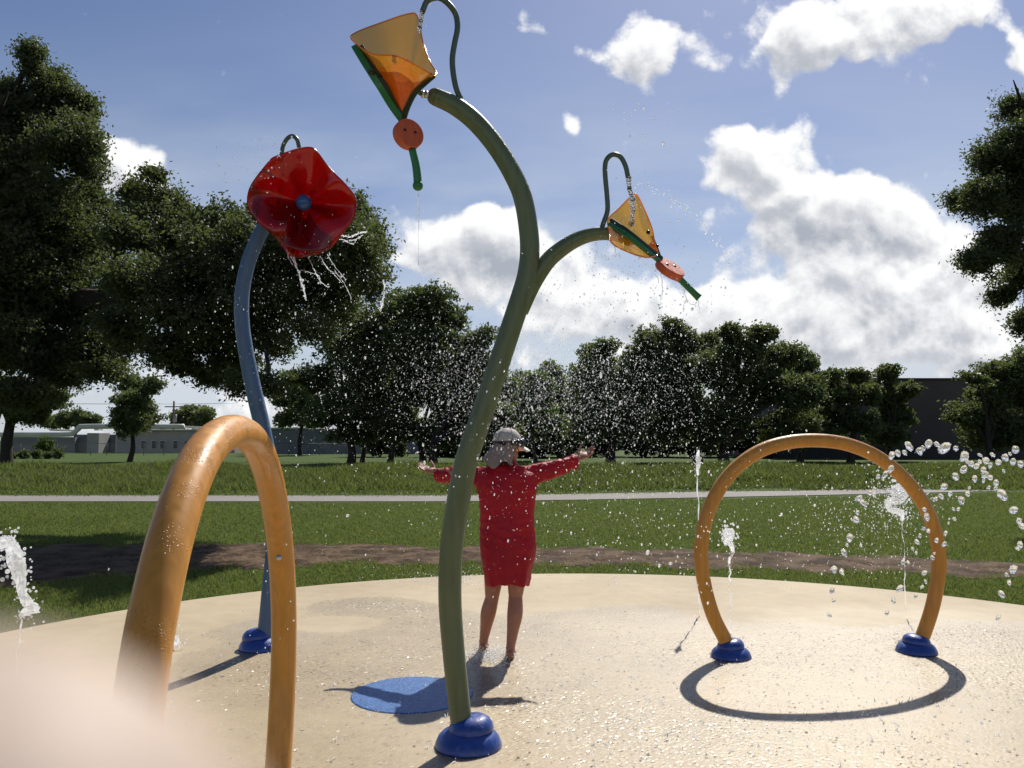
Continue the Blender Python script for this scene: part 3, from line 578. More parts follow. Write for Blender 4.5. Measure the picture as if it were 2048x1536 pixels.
for px, py, r, w in ((26, 905, 8, 'small round bush touching the thick bare trunk'), (47, 906, 9, 'low wide bush second from the thick bare trunk'), (72, 905, 11, 'tallest of the round bushes by the chain fence'), (98, 906, 8, 'small bush between the tallest and the last bush'), (118, 905, 10, 'last bush of the row, farthest from the thick trunk')):
    bush(px, py, r, 72, w, grp='round bushes before the chain fence')
bush(95, 880, 17, 78, 'feathery light green sapling behind the round bushes', 2500, .1, 'sapling', 'leaf_light', ry=22)
for i, (px, w) in enumerate(((1040, 'dark shrub mass beside the pale young tree trunk'), (1130, 'dark shrub mass below the raised open hand'), (1290, 'dark shrub mass between the two thickest trunks'), (1380, 'dark shrub mass left of the far arch top'), (1500, 'dark shrub mass behind the tallest park tree'), (1590, 'dark shrub mass above the middle of the far arch'), (1210, 'dark shrub mass behind the trunk under the raised hand'), (1440, 'dark shrub mass at the foot of the tallest park tree'), (1335, 'dark shrub mass between the raised hand and the hoop top'), (1085, 'dark shrub mass just right of the white cap'), (960, 'dark shrub mass behind the lower bend of the green post'), (900, 'dark shrub mass behind the three trunks by the post'), (760, 'dark shrub mass behind the leaning trunk'))):
    bush(px, 895, 64, 76 + (px % 7), w, 9000, .2, 'shrub', 'leaf_far', 'shrubs behind the park trees', ry=48)

# ------------------------------------------------------------------ buildings, fence, poles
def wbox(px0, py0, px1, py1, Y, dep, ground=False):
    a = at(px0, py1, Y); b = at(px1, py0, Y); z0 = -.3 if ground else a.z
    return (a.x, Y, z0), (b.x, Y + dep, b.z)
def mbox(name, args, m, parent, **k):
    mb = MB(); mb.box(*wbox(*args, **k)); return mb.build(name, M[m], parent, smooth=False)
YB = 105
bld = thing('factory_building', at(300, 905, YB), 'long low white building with rooftop duct behind the chain fence', 'building')
mbox('wall', (232, 861, 470, 905, YB, 18), 'grey', bld, ground=True)
mbox('wall', (0, 874, 150, 905, YB + 1, 16), 'greywall2', bld, ground=True)
mbox('wall', (150, 869, 232, 905, YB + 2, 15), 'greywall2', bld, ground=True)
mbox('tower', (173, 866, 198, 905, YB - 1, 2.8), 'grey', bld, ground=True)
mbox('roof', (230, 858.5, 472, 861, YB - .3, 19), 'roof', bld)
for x0, x1 in ((281, 292), (302, 313), (319, 331), (345, 356)):
    w = mbox('window', (x0, 881, x1, 898, YB - .08, .06), 'roof', bld); mbox('pane', (x0 + 1, 882, x1 - 1, 897, YB - .12, .03), 'window', w)
w = mbox('window', (368, 880, 374, 889, YB - .08, .06), 'roof', bld); mbox('pane', (369, 881, 373, 888, YB - .12, .03), 'window', w)
mbox('door', (200, 880, 212, 905, YB + 1.92, .06), 'window', bld, ground=True)
d = MB(); d.tube([at(x, y, YB - 2) for x, y in ((-80, 869), (60, 869), (136, 868.5), (148, 865), (158, 857), (170, 853), (300, 853), (368, 853))], .22 * 1.4, 12, smooth=4); d.build('duct', M['duct'], bld)
d = MB(); d.tube([at(x, y, YB - 1) for x, y in ((100, 860), (145, 861), (150, 861))], .12, 8); d.build('pipe', M['duct'], bld)
d = MB(); d.tube([at(x, y, YB + 3) for x, y in ((370, 854), (420, 856), (470, 857))], .15, 8); d.build('pipe', M['duct'], bld)
for x in (188, 320, 388, 405): mbox('roof_vent', (x, 855, x + 9, 861, YB + 4, 1.2), 'duct', bld)
b2_ = thing('warehouse', at(700, 905, 98), 'grey flat roofed warehouse right of the blue post behind park trees', 'building')
mbox('wall', (500, 858, 960, 905, 98, 14), 'greywall2', b2_, ground=True); mbox('roof', (498, 855, 617, 858, 97.7, 15), 'roof', b2_)
mbox('door', (752, 878, 782, 905, 97.9, .06), 'brownwall', b2_, ground=True)
b3 = thing('brick_hall', at(1880, 910, 74), 'huge windowless dark brown building behind trees and far arch', 'building')
mbox('wall', (1560, 759, 2250, 915, 74, 25), 'brownwall', b3, ground=True); mbox('coping', (1557, 756, 2253, 759, 73.8, 25.4), 'coping', b3)
mbox('plinth', (1561, 893, 2249, 915, 73.9, .05), 'coping', b3, ground=True)
fe = thing('chain_fence', at(300, 905, 88), 'thin chain link fence running before the white building', 'fence')
for px in (42, 115, 182, 214, 288, 328, 372, 430, 500, 577, 640):
    p = at(px, 886, 88); q = MB(); q.tube([(p.x, 88, -.1), (p.x, 88, p.z)], .035, 6); q.build('post', M['fence'], fe)
q = MB(); q.tube([at(-60, 887, 88), at(700, 887, 88)], .025, 6); q.build('rail', M['fence'], fe)
q = MB(); a = at(-60, 887, 88); b = at(700, 887, 88); zt = a.z - .02; x = a.x
while x < b.x: q.tube([(x, 88.03, 0), (x + zt, 88.03, zt)], .0035, 3, cap=False); q.tube([(x + zt, 88.05, 0), (x, 88.05, zt)], .0035, 3, cap=False); x += .35
q.build('wire_mesh', M['fence'], fe)
for px, top, Y, lab in ((348, 802, 120, 'timber utility pole over the white building roof'), (582, 776, 140, 'timber utility pole just right of the blue post')):
    b = at(px, top, Y); t = thing('utility_pole', (b.x, Y, 0), lab, 'utility pole', 'utility poles')
    q = MB(); q.tube([(b.x, Y, -.2), (b.x, Y, b.z)], [.2, .13], 8); q.build('post', M['pole'], t)
    q = MB(); q.box((b.x - 1.2, Y - .25, b.z - .9), (b.x + 1.2, Y - .13, b.z - .75)); q.build('crossarm', M['pole'], t, smooth=False)
    q = MB(); q.tube([(b.x + .3, Y - .3, b.z - 3), (b.x + .3, Y - .3, b.z - 1.9)], .28, 10); q.build('transformer', M['fence'], t)
q = MB(); z0 = 880
pA = at(348, 808, 120); pB = at(582, 782, 140); 
for k in (-1, 1):
    pts = [Vector((pA.x - 60, 113, pA.z + .1 * k)), Vector((pA.x + k, 120, pA.z)), (Vector((pA.x + k, 120, pA.z)) + Vector((pB.x + k, 140, pB.z))) / 2 - Vector((0, 0, .5)), Vector((pB.x + k, 140, pB.z)), Vector((pB.x + 60, 160, pB.z))]
    q = MB(); q.tube(pts, .02, 4, smooth=6)
    tag(q.build('power_line', M['coping']), ('upper' if k > 0 else 'lower') + ' thin overhead wire strung between the two utility poles', 'power line')

# ------------------------------------------------------------------ splash pad features
def base_cover(c, r, label, lean=(0, 0), parent=None, flip=1):
    c = Vector(c)
    lo_ = MB(); pr = [(1.0, 0), (1.0, .05), (.97, .16), (.90, .30), (.78, .42), (.62, .50), (.5, .53), (.01, .54)]
    lo_.lathe([(a * r, b * r) for a, b in pr], c, 40); base = lo_.build('base_cover', M['bluebase'], parent)
    u = MB(); pr = [(.66, 0), (.68, .08), (.66, .2), (.58, .33), (.45, .42), (.3, .46), (.01, .47)]
    Mx = Matrix.Rotation(lean[0], 3, 'Y'); u.lathe([(a * r, b * r) for a, b in pr], c + Vector((lean[1], 0, r * .42)), 36, Mx); u.build('collar', M['bluebase'], parent)
    return base
# far arch
fa = thing('water_arch', gnd(1640, 1312), 'complete orange hoop standing on two blue bases beside the person', 'splash arch', 'orange spray arches')
pL = gnd(1462, 1322 - 8); pR = gnd(1833, 1312 - 8)
def onplane(px, py, A, B):
    d = ray(px, py); n = Vector((B.y - A.y, -(B.x - A.x), 0)); t = n.dot(Vector((A.x, A.y, 0)) - Vector((CAM.x, CAM.y, 0))) / n.dot(d); return CAM + d * t
arch_px = [(1462, 1305), (1448, 1275), (1426, 1230), (1409, 1170), (1402, 1110), (1409, 1050), (1432, 989), (1470, 938), (1520, 902), (1575, 885), (1635, 881), (1695, 889), (1755, 914), (1808, 957), (1848, 1010), (1872, 1070), (1878, 1130), (1868, 1200), (1850, 1260), (1833, 1300)]
pts = [onplane(x, y, pL, pR) for x, y in arch_px]
q = MB(); q.tube(pts, .051, 28, smooth=8); q.build('hoop', M['orange'], fa)
base_cover((pL.x, pL.y, 0), .145, '', (-.15, 0), fa); base_cover((pR.x, pR.y, 0), .145, '', (.15, 0), fa)
for i in (48, 72, 96, 118):
    p = Vector(catmull(pts, 8)[i]); c = Vector((2.2, p.y, .78)); dd = (c - p).normalized(); noz = MB(); noz.tube([p + dd * .045, p + dd * .058], .009, 10); noz.build('nozzle', M['steel'], fa)
# near arch: the same hoop seen almost edge-on
ctr = (pts[4] + pts[16]) / 2; ax = (pR - pL); ax.z = 0; ax.normalize()
prof = [((p - ctr).dot(ax), p.z) for p in pts]
NA = Vector((-.755, 1.76, 0)); NB = Vector((-.925, 3.42, 0)); nd = (NB - NA).normalized(); nc = (NA + NB) / 2
na = thing('water_arch', (nc.x, nc.y, 0), 'large near orange hoop seen almost edge on, fingertip before its leg', 'splash arch', 'orange spray arches')
npts = [Vector((nc.x, nc.y, 0)) + nd * s + Vector((0, 0, z * 1.018)) for s, z in prof]
q = MB(); q.tube(npts, .051, 32, smooth=10); q.build('hoop', M['orange'], na)
base_cover((npts[0].x, npts[0].y, 0), .145, '', (0, 0), na); base_cover((npts[-1].x, npts[-1].y, 0), .145, '', (0, 0), na)
pn = onplane(558, 1115, NA, NB); q = MB(); dcam = (CAM - pn).normalized(); 
pc = pn + dcam * .052; q.tube([pc - dcam * .01, pc + dcam * .003], [.012, .012], 16); q.sphere(pc + dcam * .004, .006, 10, 6); q.build('nozzle', M['steel'], na)

def funnel(name, parent, rim, apex, matl, thick=.006, n=64, power=1.0, sag=.12):
    """rounded four-cornered cone: rim = closed list of 3D points, walls curve in to the apex"""
    ring = [Vector(p) for p in rim]; m = len(ring); loop = []
    per = n // m
    Q = np.array([list(p) for p in ring])
    for i in range(m):
        p0, p1, p2, p3 = Q[(i - 1) % m], Q[i], Q[(i + 1) % m], Q[(i + 2) % m]
        for k in range(per):
            t = k / per; loop.append(.5 * ((2 * p1) + (-p0 + p2) * t + (2 * p0 - 5 * p1 + 4 * p2 - p3) * t * t + (-p0 + 3 * p1 - 3 * p2 + p3) * t ** 3))
    loop = np.array(loop); ap = np.array(list(apex)); L = 14; V = []; Fc = []
    cen = loop.mean(0)
    for j in range(L + 1):
        t = j / L; axis = cen * (1 - t) + ap * t; rr = loop * (1 - t) + ap * t
        rr = axis + (rr - axis) * (1 - sag * math.sin(math.pi * t)); V.append(rr)
    V = np.concatenate(V); K = len(loop)
    for j in range(L):
        for k in range(K): k2 = (k + 1) % K; Fc.append((j * K + k, j * K + k2, (j + 1) * K + k2, (j + 1) * K + k))
    mb = MB(); mb.add(V.tolist(), Fc); rim_ = [Vector(p) for p in loop] + [Vector(loop[0])]; mb.tube(rim_, thick * .6, 6, cap=False)
    o = mb.build(name, matl, parent)
    return o, V.reshape(L + 1, K, 3)
def bar(name, parent, pts, w, t, matl, face):
    """flat bar with rectangular section along pts"""
    pts = [Vector(p) for p in catmull(pts, 5)]; V = []; face = Vector(face)
    for i, p in enumerate(pts):
        tg = (pts[min(i + 1, len(pts) - 1)] - pts[max(i - 1, 0)]).normalized(); s = tg.cross(face).normalized(); u = s.cross(tg).normalized()
        V += [p - s * w / 2 - u * t / 2, p + s * w / 2 - u * t / 2, p + s * w / 2 + u * t / 2, p - s * w / 2 + u * t / 2]
    Fc = [];
    for i in range(len(pts) - 1):
        for k in range(4): Fc.append((4 * i + k, 4 * i + (k + 1) % 4, 4 * i + 4 + (k + 1) % 4, 4 * i + 4 + k))
    n = len(pts) - 1; Fc += [(3, 2, 1, 0), (4 * n, 4 * n + 1, 4 * n + 2, 4 * n + 3)]
    mb = MB(); mb.add(V, Fc); return mb.build(name, matl, parent, smooth=False, bevel=.002)
def disc(name, parent, c, normal, r, th, matl):
    Mx = Vector(normal).to_track_quat('Z', 'Y').to_matrix(); mb = MB()
    mb.lathe([(.01, -th / 2), (r * .96, -th / 2), (r, -th / 2 + .006), (r, th / 2 - .006), (r * .96, th / 2), (.01, th / 2)], c, 48, Mx)
    o = mb.build(name, matl, parent, smooth=False)
    for s in (-1, 1):
        h = MB(); hc = Vector(c) + Mx @ Vector((s * r * .38, r * .1, th / 2)); h.lathe([(.008, -.002), (.008, .003), (.004, .005), (.001, .005)], hc, 12, Mx)
        h.build('bolt', M['blackplastic'], o, smooth=False)
    return o
YG = 4.5
def zoomA(x, y): return 640 + x / 3.658, y / 3.658
def zoomC(x, y): return 1120 + x / 4.04, 260 + y / 4.04
def A(x, y, Y=YG): return at(*zoomA(x, y), Y)
def Cc(x, y, Y=YG): return at(*zoomC(x, y), Y)
gp = gnd(937, 1492)
gf = thing('flower_sprayer', (gp.x, gp.y, 0), 'tall olive green forked post with two amber dumping flowers', 'splash feature')
YG = gp.y
main = [(930, 1475), (921, 1430), (908, 1310), (900, 1200), (903, 1100), (917, 1000), (933, 920), (957, 850), (974, 800), (1007, 700), (1040, 600), (1056, 540), (1059, 480), (1047, 400), (1024, 345), (990, 290), (950, 243), (910, 212), (872, 194)]
rad = [21, 21, 21.7, 22.5, 22.5, 23, 22.8, 22, 21.5, 21, 20.5, 19.8, 19.5, 19.2, 19, 19, 19, 18.6, 17.5]
k = YG / F * 1.02
q = MB(); q.tube([at(x, y, YG) for x, y in main], [r * k for r in rad], 32, smooth=8); q.sphere(at(871, 193.5, YG), 17.3 * k, 24, 14)
q.build('post', M['green'], gf)
q = MB(); q.tube([at(x, y, YG + .03) for x, y in ((1040, 622), (1064, 570), (1093, 525), (1120, 500), (1150, 481), (1180, 470), (1210, 467), (1238, 471), (1258, 480))], [r * k for r in (17, 17, 16.5, 16, 15, 14, 13.4, 12.8, 12)], 28, smooth=8)
q.sphere(at(1258, 480, YG + .03), 12 * k, 20, 12); q.build('branch', M['green'], gf)
h1 = [(921, 197), (912, 175), (906, 142), (905, 115), (909, 88), (915, 55), (911, 28), (897, 8), (880, -4), (864, -3), (853, 4), (847, 18), (845, 22)]
q = MB(); q.tube([at(x, y, YG - (.02 if i > 6 else 0)) for i, (x, y) in enumerate(h1)], 5.9 * k, 16, smooth=6); q.build('water_tube', M['hose'], gf)
h2 = [(1203, 458), (1208, 443), (1215, 421), (1214, 391), (1211, 359), (1210, 334), (1214, 318), (1226, 309), (1241, 314), (1251, 332), (1256, 354)]
q = MB(); q.tube([at(x, y, YG + .03) for x, y in h2], 5.0 * k, 16, smooth=6); q.build('water_tube', M['hose'], gf)
base_cover((gp.x, gp.y, 0), .172, '', (-.1, .015), gf)
# big amber flower
zr = [A(232, 290, YG - .02), A(262, 238, YG + .05), A(450, 165, YG + .20), A(640, 102, YG + .22), A(712, 118, YG + .22), A(752, 300, YG + .20), A(800, 440, YG + .05), A(846, 520, YG - .05), A(835, 552, YG - .12), A(742, 500, YG - .22), A(560, 412, YG - .28), A(380, 392, YG - .2)]
ap = A(606, 850, YG)
fl = thing('amber_flower', A(606, 850, YG), 'big amber dumping flower at the top of the green post', 'splash flower', 'amber dumping flowers')
o, FV = funnel('petal_cone', fl, zr, ap, M['oraacr'], .006, 96, sag=.10)
# water held in the funnel
def fillwater(V, lvl, parent, apex, shrink=.93):
    L, K, _ = V.shape; cen = V.mean(1, keepdims=True); W_ = cen + (V - cen) * shrink; rows = [];
    j0 = int(L * lvl); W_ = W_[j0:]; W_[0, :, 2] = W_[0, :, 2] * .5 + W_[0, :, 2].mean() * .5 + .004 * np.sin(np.arange(K) * .35)
    V2 = W_.reshape(-1, 3); Fc = []
    for j in range(len(W_) - 1):
        for k_ in range(K): k2 = (k_ + 1) % K; Fc.append((j * K + k_, j * K + k2, (j + 1) * K + k2, (j + 1) * K + k_))
    c = len(V2); V2 = np.vstack([V2, V2[:K].mean(0)]); Fc += [(c, (k_ + 1) % K, k_) for k_ in range(K)]
    mb = MB(); mb.add(V2.tolist(), Fc); return mb.build('held_water', M['foam_or'], parent)
fillwater(FV, .38, fl, ap)
lb = [A(250, 335, YG - .07), A(350, 500, YG - .09), A(440, 640, YG - .08), A(520, 770, YG - .04), A(600, 880, YG - .01)]
bar('side_bar', fl, lb, .034, .016, M['stem'], (0, -1, .1)); bar('side_bar', fl, [p + Vector((.03, .02, .006)) for p in lb[:-1]] + [lb[-1]], .03, .02, M['darkstem'], (0, -1, .1))
bar('side_bar', fl, [A(832, 548, YG - .09), A(760, 610, YG - .09), A(690, 680, YG - .08), A(640, 780, YG - .04), A(612, 870, YG - .01)], .03, .018, M['darkstem'], (0, -1, .1))
q = MB(); q.tube([A(358, 522, YG - .1), A(395, 545, YG - .09)], .013, 14); q.tube([A(395, 545, YG - .09), A(455, 565, YG - .07)], .009, 10); q.build('pivot_pin', M['darkstem'], fl)
q = MB(); q.tube([A(700, 660, YG - .04), A(745, 685, YG - .03)], [.013, .015], 14); q.build('pivot_pin', M['stem'], fl)
q = MB(); q.tube([A(742, 690, YG - .03), A(765, 690, YG - .03)], [.019, .019], 16); q.tube([A(765, 690, YG - .02), A(835, 705, YG)], [.015, .02], 18, smooth=3); q.tube([A(775, 668, YG - .02), A(778, 712, YG - .02)], .012, 10); q.build('swivel', M['steel'], fl)
dn = Vector((.61, -.93, .18)); disc('weight_disc', fl, A(645, 985, YG - .02), dn, .082, .05, M['disc'])
q = MB(); q.tube([A(675, 1095, YG - .02), A(700, 1200, YG - .02), A(712, 1290, YG - .02), A(715, 1352, YG - .02)], [.02, .021, .022, .022], 18, smooth=4); q.sphere(A(716, 1358, YG - .02), .028, 18, 12); q.build('pistil_rod', M['stem'], fl)
# small amber flower
fs = thing('amber_flower', Cc(800, 1035, YG), 'smaller amber dumping flower tilted on the side branch', 'splash flower', 'amber dumping flowers')
Y2 = YG + .03
zr = [Cc(388, 722, Y2 + .02), Cc(470, 640, Y2 + .12), Cc(570, 540, Y2 + .18), Cc(622, 525, Y2 + .2), Cc(690, 660, Y2 + .18), Cc(745, 800, Y2 + .10), Cc(768, 930, Y2 - .0), Cc(790, 1005, Y2 - .05), Cc(700, 1030, Y2 - .16), Cc(560, 990, Y2 - .22), Cc(420, 915, Y2 - .2), Cc(400, 830, Y2 - .08)]
o, FV2 = funnel('petal_cone', fs, zr, Cc(806, 1040, Y2), M['amber_lit'], .006, 96, sag=.05)
fillwater(FV2, .6, fs, None, .88)
lb2 = [Cc(400, 755, Y2 - .06), Cc(540, 848, Y2 - .16), Cc(680, 960, Y2 - .12), Cc(815, 1068, Y2 - .02)]
bar('side_bar', fs, lb2, .026, .014, M['stem'], (0, -1, .3)); bar('side_bar', fs, [p + Vector((.008, .01, .022)) for p in lb2], .018, .014, M['darkstem'], (0, -1, .3))
bar('side_bar', fs, [Cc(745, 860, Y2 + .1), Cc(780, 945, Y2 + .06), Cc(815, 1040, Y2)], .012, .012, M['darkstem'], (0, -1, .3))
q = MB(); q.sphere(Cc(788, 935, Y2 + .03), .008, 10, 8); q.build('pivot_pin', M['blackplastic'], fs); q = MB(); q.sphere(Cc(713, 826, Y2 - .02), .011, 10, 8); q.build('pivot_pin', M['blackplastic'], fs)
q = MB(); q.tube([Cc(548, 868, Y2 - .02), Cc(600, 905, Y2 - .13)], .016, 14); q.build('swivel', M['steel'], fs)
disc('weight_disc', fs, Cc(887, 1125, Y2 - .01), Vector((.55, -.62, .85)), .082, .042, M['disc'])
q = MB(); q.tube([Cc(955, 1190, Y2 - .01), Cc(1040, 1275, Y2 - .01), Cc(1100, 1335, Y2 - .01), Cc(1125, 1357, Y2 - .01)], [.017, .017, .018, .021], 16, smooth=3); q.build('pistil_rod', M['stem'], fs)
# blue post with red flower
bp = gnd(528, 1296)
YBp = bp.y
bf = thing('flower_sprayer', (bp.x, bp.y, 0), 'slender slate blue curved post with a large red flower head', 'splash feature')
q = MB(); kb = YBp / F
bluep = [(527, 1290), (533, 1250), (541, 1170), (548, 1100), (549, 1000), (541, 930), (531, 886), (521, 838), (512, 800), (497, 730), (485, 655), (484, 590), (495, 530), (512, 485), (530, 452), (556, 425), (585, 412)]
q.tube([at(x, y, YBp) for x, y in bluep], [r * kb for r in (16, 16, 16, 16, 16, 16, 16, 16, 15.8, 15.3, 14.6, 14.6, 14.4, 14.4, 14, 13, 10)], 28, smooth=8); q.build('post', M['bluepole'], bf)
base_cover((bp.x - .02, bp.y, 0), .165, '', (-.12, -.03), bf)
h3 = [(552, 430), (562, 380), (563, 330), (564, 305), (567, 290), (575, 277), (585, 272), (594, 279), (598, 294)]
q = MB(); q.tube([at(x, y, YBp - (0 if i < 5 else .05)) for i, (x, y) in enumerate(h3)], 4.3 * kb, 14, smooth=6); q.build('water_tube', M['hose'], bf)
def zoomB(x, y): return 440 + x / 4.04, 240 + y / 4.04
rf = thing('red_flower', at(607, 405, YBp - .05), 'large translucent red poppy flower with a blue centre', 'splash flower')
outl = [(420, 305), (520, 262), (640, 225), (740, 217), (795, 262), (860, 350), (940, 440), (1020, 520), (1085, 600), (1106, 680), (1080, 800), (1000, 910), (930, 1000), (860, 1060), (740, 1062), (640, 1052), (540, 1020), (470, 975), (380, 890), (290, 815), (235, 745), (216, 650), (240, 540), (320, 420)]
cx_, cy_ = 675, 668; NT = 144; ang = []; rads = []
P_ = np.array(outl + [outl[0]], float); seg_ = np.array([p[:2] for p in catmull([(*p, 0) for p in outl + [outl[0]]], 8)])
th = np.arctan2(seg_[:, 1] - cy_, seg_[:, 0] - cx_); rd = np.hypot(seg_[:, 1] - cy_, seg_[:, 0] - cx_); od = np.argsort(th); th, rd = th[od], rd[od]
V = []; Fc = []; NRr = 18
for j in range(NRr + 1):
    t = j / NRr; 
    for i in range(NT):
        a = -math.pi + 2 * math.pi * i / NT; r_ = np.interp(a, th, rd, period=2 * math.pi) * (0.06 + .94 * t)
        x, y = cx_ + r_ * math.cos(a), cy_ + r_ * math.sin(a)
        flute = math.sin(4 * a + .9 + .5 * math.sin(a)) + .3 * math.sin(7 * a + 2)
        dep = .22 * (1 - t) ** 1.4 + .062 * flute * math.sin(math.pi * min(1, t * .9 + .05)) * (.5 + .5 * t) - .03 * t * t
        dep += (y - cy_) / 4.04 * kb * .25
        V.append(at(*zoomB(x, y), YBp - .30 + dep))
for j in range(NRr):
    for i in range(NT): i2 = (i + 1) % NT; Fc.append((j * NT + i, j * NT + i2, (j + 1) * NT + i2, (j + 1) * NT + i))
q = MB(); q.add(V, Fc); o = q.build('petal', M['redacr'], rf)
md = o.modifiers.new('s', 'SOLIDIFY'); md.thickness = .006; dg = bpy.context.evaluated_depsgraph_get(); dg.update(); nm = bpy.data.meshes.new_from_object(o.evaluated_get(dg)); o.modifiers.clear(); o.data = nm
# rear petal showing under the front one
V = []; Fc = []
low = [(300, 700), (420, 900), (490, 1010), (560, 1092), (640, 1112), (760, 1092), (860, 1058), (960, 940), (1000, 800)]
lowc = catmull([(*p, 0) for p in low], 8)
for i, p in enumerate(lowc):
    for j in range(9):
        t = j / 8; x = 675 + (p[0] - 675) * (.25 + .75 * t); y = 668 + (p[1] - 668) * (.25 + .75 * t)
        V.append(at(*zoomB(x, y), YBp - .12 + .06 * (1 - t) + .02 * math.sin(i * .5)))
for i in range(len(lowc) - 1):
    for j in range(8): b = i * 9 + j; Fc.append((b, b + 1, b + 10, b + 9))
q = MB(); q.add(V, Fc); o = q.build('petal', M['redacr'], rf); md = o.modifiers.new('s', 'SOLIDIFY'); md.thickness = .006; dg.update(); dg = bpy.context.evaluated_depsgraph_get(); nm = bpy.data.meshes.new_from_object(o.evaluated_get(dg)); o.modifiers.clear(); o.data = nm
q = MB(); hc = at(*zoomB(678, 665), YBp - .18); q.sphere(hc, (.062, .05, .062), 24, 14); q.build('hub', M['bluehub'], rf)

# ------------------------------------------------------------------ person
YP = 6.2
feetL = gnd(967, 1303); feetR = gnd(1021, 1317)
YP = (feetL.y + feetR.y) / 2; kp = YP / F
def H(px, py, dy=0): return at(px, py, YP + dy)
person = MB()
hipL, hipR = H(992, 1100, .02), H(1037, 1100, -.02); knL, knR = H(984, 1196, .04), H(1031, 1194, -.03)
anL = Vector((feetL.x, feetL.y, .075)); anR = Vector((feetR.x, feetR.y, .075))
clL = knL.lerp(anL, .32) + Vector((-.006, -.02, 0)); clR = knR.lerp(anR, .32) + Vector((.008, -.02, 0))
for hp, kn, cl_, an in ((hipL, knL, clL, anL), (hipR, knR, clR, anR)):
    person.tube([hp, hp.lerp(kn, .5), kn.lerp(hp, .1), kn, cl_, cl_.lerp(an, .5), an], [.088, .074, .056, .051, .057, .043, .031], 18, smooth=5)
    person.sphere(an, .034); person.sphere(an + Vector((0, -.025, -.04)), (.030, .034, .034))
    f = Vector((.03, 1, 0)).normalized()
    person.tube([an + Vector((0, 0, -.03)), an + f * .07 + Vector((0, 0, -.042)), an + f * .14 + Vector((0, 0, -.056))], [.034, .036, .022], 12, smooth=3)
    for t_ in range(5):
        o_ = (t_ - 2) * .014; person.capsule(an + f * .13 + Vector((o_, 0, -.06)), an + f * (.175 - abs(t_ - 1) * .006) + Vector((o_, 0, -.064)), .010, .008, 8)
chest = H(1014, 985); neck = H(1010, 932, 0); headc = H(1014, 893, .01)
person.tube([H(1015, 1110), H(1015, 1060), chest, H(1012, 945)], [.10, .095, .105, .07], 20, smooth=4)
person.tube([H(1011, 945), H(1011, 930), headc], [.055, .05, .055], 14)
person.sphere(headc, (.078, .09, .105), 24, 16)
fd = Vector((.80, .58, -.10)).normalized()   # where the face looks
sidev = fd.cross(Vector((0, 0, 1))).normalized(); upv = sidev.cross(fd).normalized()
person.sphere(headc + fd * .03 - upv * .045, (.062, .062, .06), 16, 12)
person.tube([headc + fd * .082 + upv * .005, headc + fd * .106 - upv * .022, headc + fd * .086 - upv * .032], [.008, .013, .006], 10)
person.sphere(headc + fd * .088 - upv * .055, (.018, .018, .010)); person.sphere(headc + fd * .075 - upv * .088, .022)
for s in (-1, 1):
    person.sphere(headc + fd * .078 + sidev * s * .032 + upv * .008, .012); person.sphere(headc + sidev * s * .08 - upv * .015, (.014, .016, .028))
shL, shR = H(966, 950, .05), H(1066, 946, .03)
wrL, wrR = H(872, 943, .32), H(1153, 917, .18); elL = H(915, 948, .17) ; elR = H(1112, 934, .11)
for sh, e_, w_ in ((shL, elL, wrL), (shR, elR, wrR)):
    person.tube([sh, sh.lerp(e_, .5), e_, e_.lerp(w_, .45), w_], [.040, .038, .036, .036, .025], 14, smooth=4)
def hand(mb, wr, dirv, up_, thumb_side, L=.18, spread=.10):
    dirv = dirv.normalized(); up_ = (up_ - dirv * up_.dot(dirv)).normalized(); lat = dirv.cross(up_).normalized() * thumb_side
    pc_ = wr + dirv * .048; Mx = Matrix((lat, dirv, up_)).transposed()
    mb.sphere(pc_, (.040, .052, .017), 16, 12, Mx); mb.tube([wr - dirv * .02, wr + dirv * .02], [.025, .024], 12)
    for i, (o_, l_) in enumerate(((.030, .070), (.010, .078), (-.010, .073), (-.029, .057))):
        b_ = wr + dirv * .085 + lat * o_; d1 = (dirv + lat * o_ * spread * 45 * .2 + up_ * (.10 + .06 * i)).normalized(); j1 = b_ + d1 * l_ * .45; d2 = (d1 + up_ * .28).normalized(); j2 = j1 + d2 * l_ * .32; d3 = (d2 + up_ * .3).normalized(); j3 = j2 + d3 * l_ * .25
        mb.tube([b_ - dirv * .03, b_, j1, j2, j3], [.010, .0098, .0092, .0085, .007], 10); mb.sphere(j3, .007, 8, 6); mb.sphere(j1, .0095, 8, 6)
    b_ = wr + dirv * .03 + lat * .028; d1 = (dirv * .62 + lat * .62 + up_ * .45).normalized(); j1 = b_ + d1 * .04; j2 = j1 + (d1 + dirv * .25).normalized() * .034
    mb.tube([b_, j1, j2], [.014, .0115, .0085], 10); mb.sphere(j2, .0088, 8, 6)
hand(person, wrR, H(1208, 893, .24) - wrR, Vector((-.1, -.55, .8)), -1)
hand(person, wrL, H(826, 931, .38) - wrL, Vector((.1, -.5, .8)), 1)
pr_ = thing('person', (gnd(995, 1312).x, YP, 0), 'barefoot person in a long red shirt, arms spread wide, back to us', 'person')
person.build('body', M['skin'], pr_, remesh=.0042, relax=4)
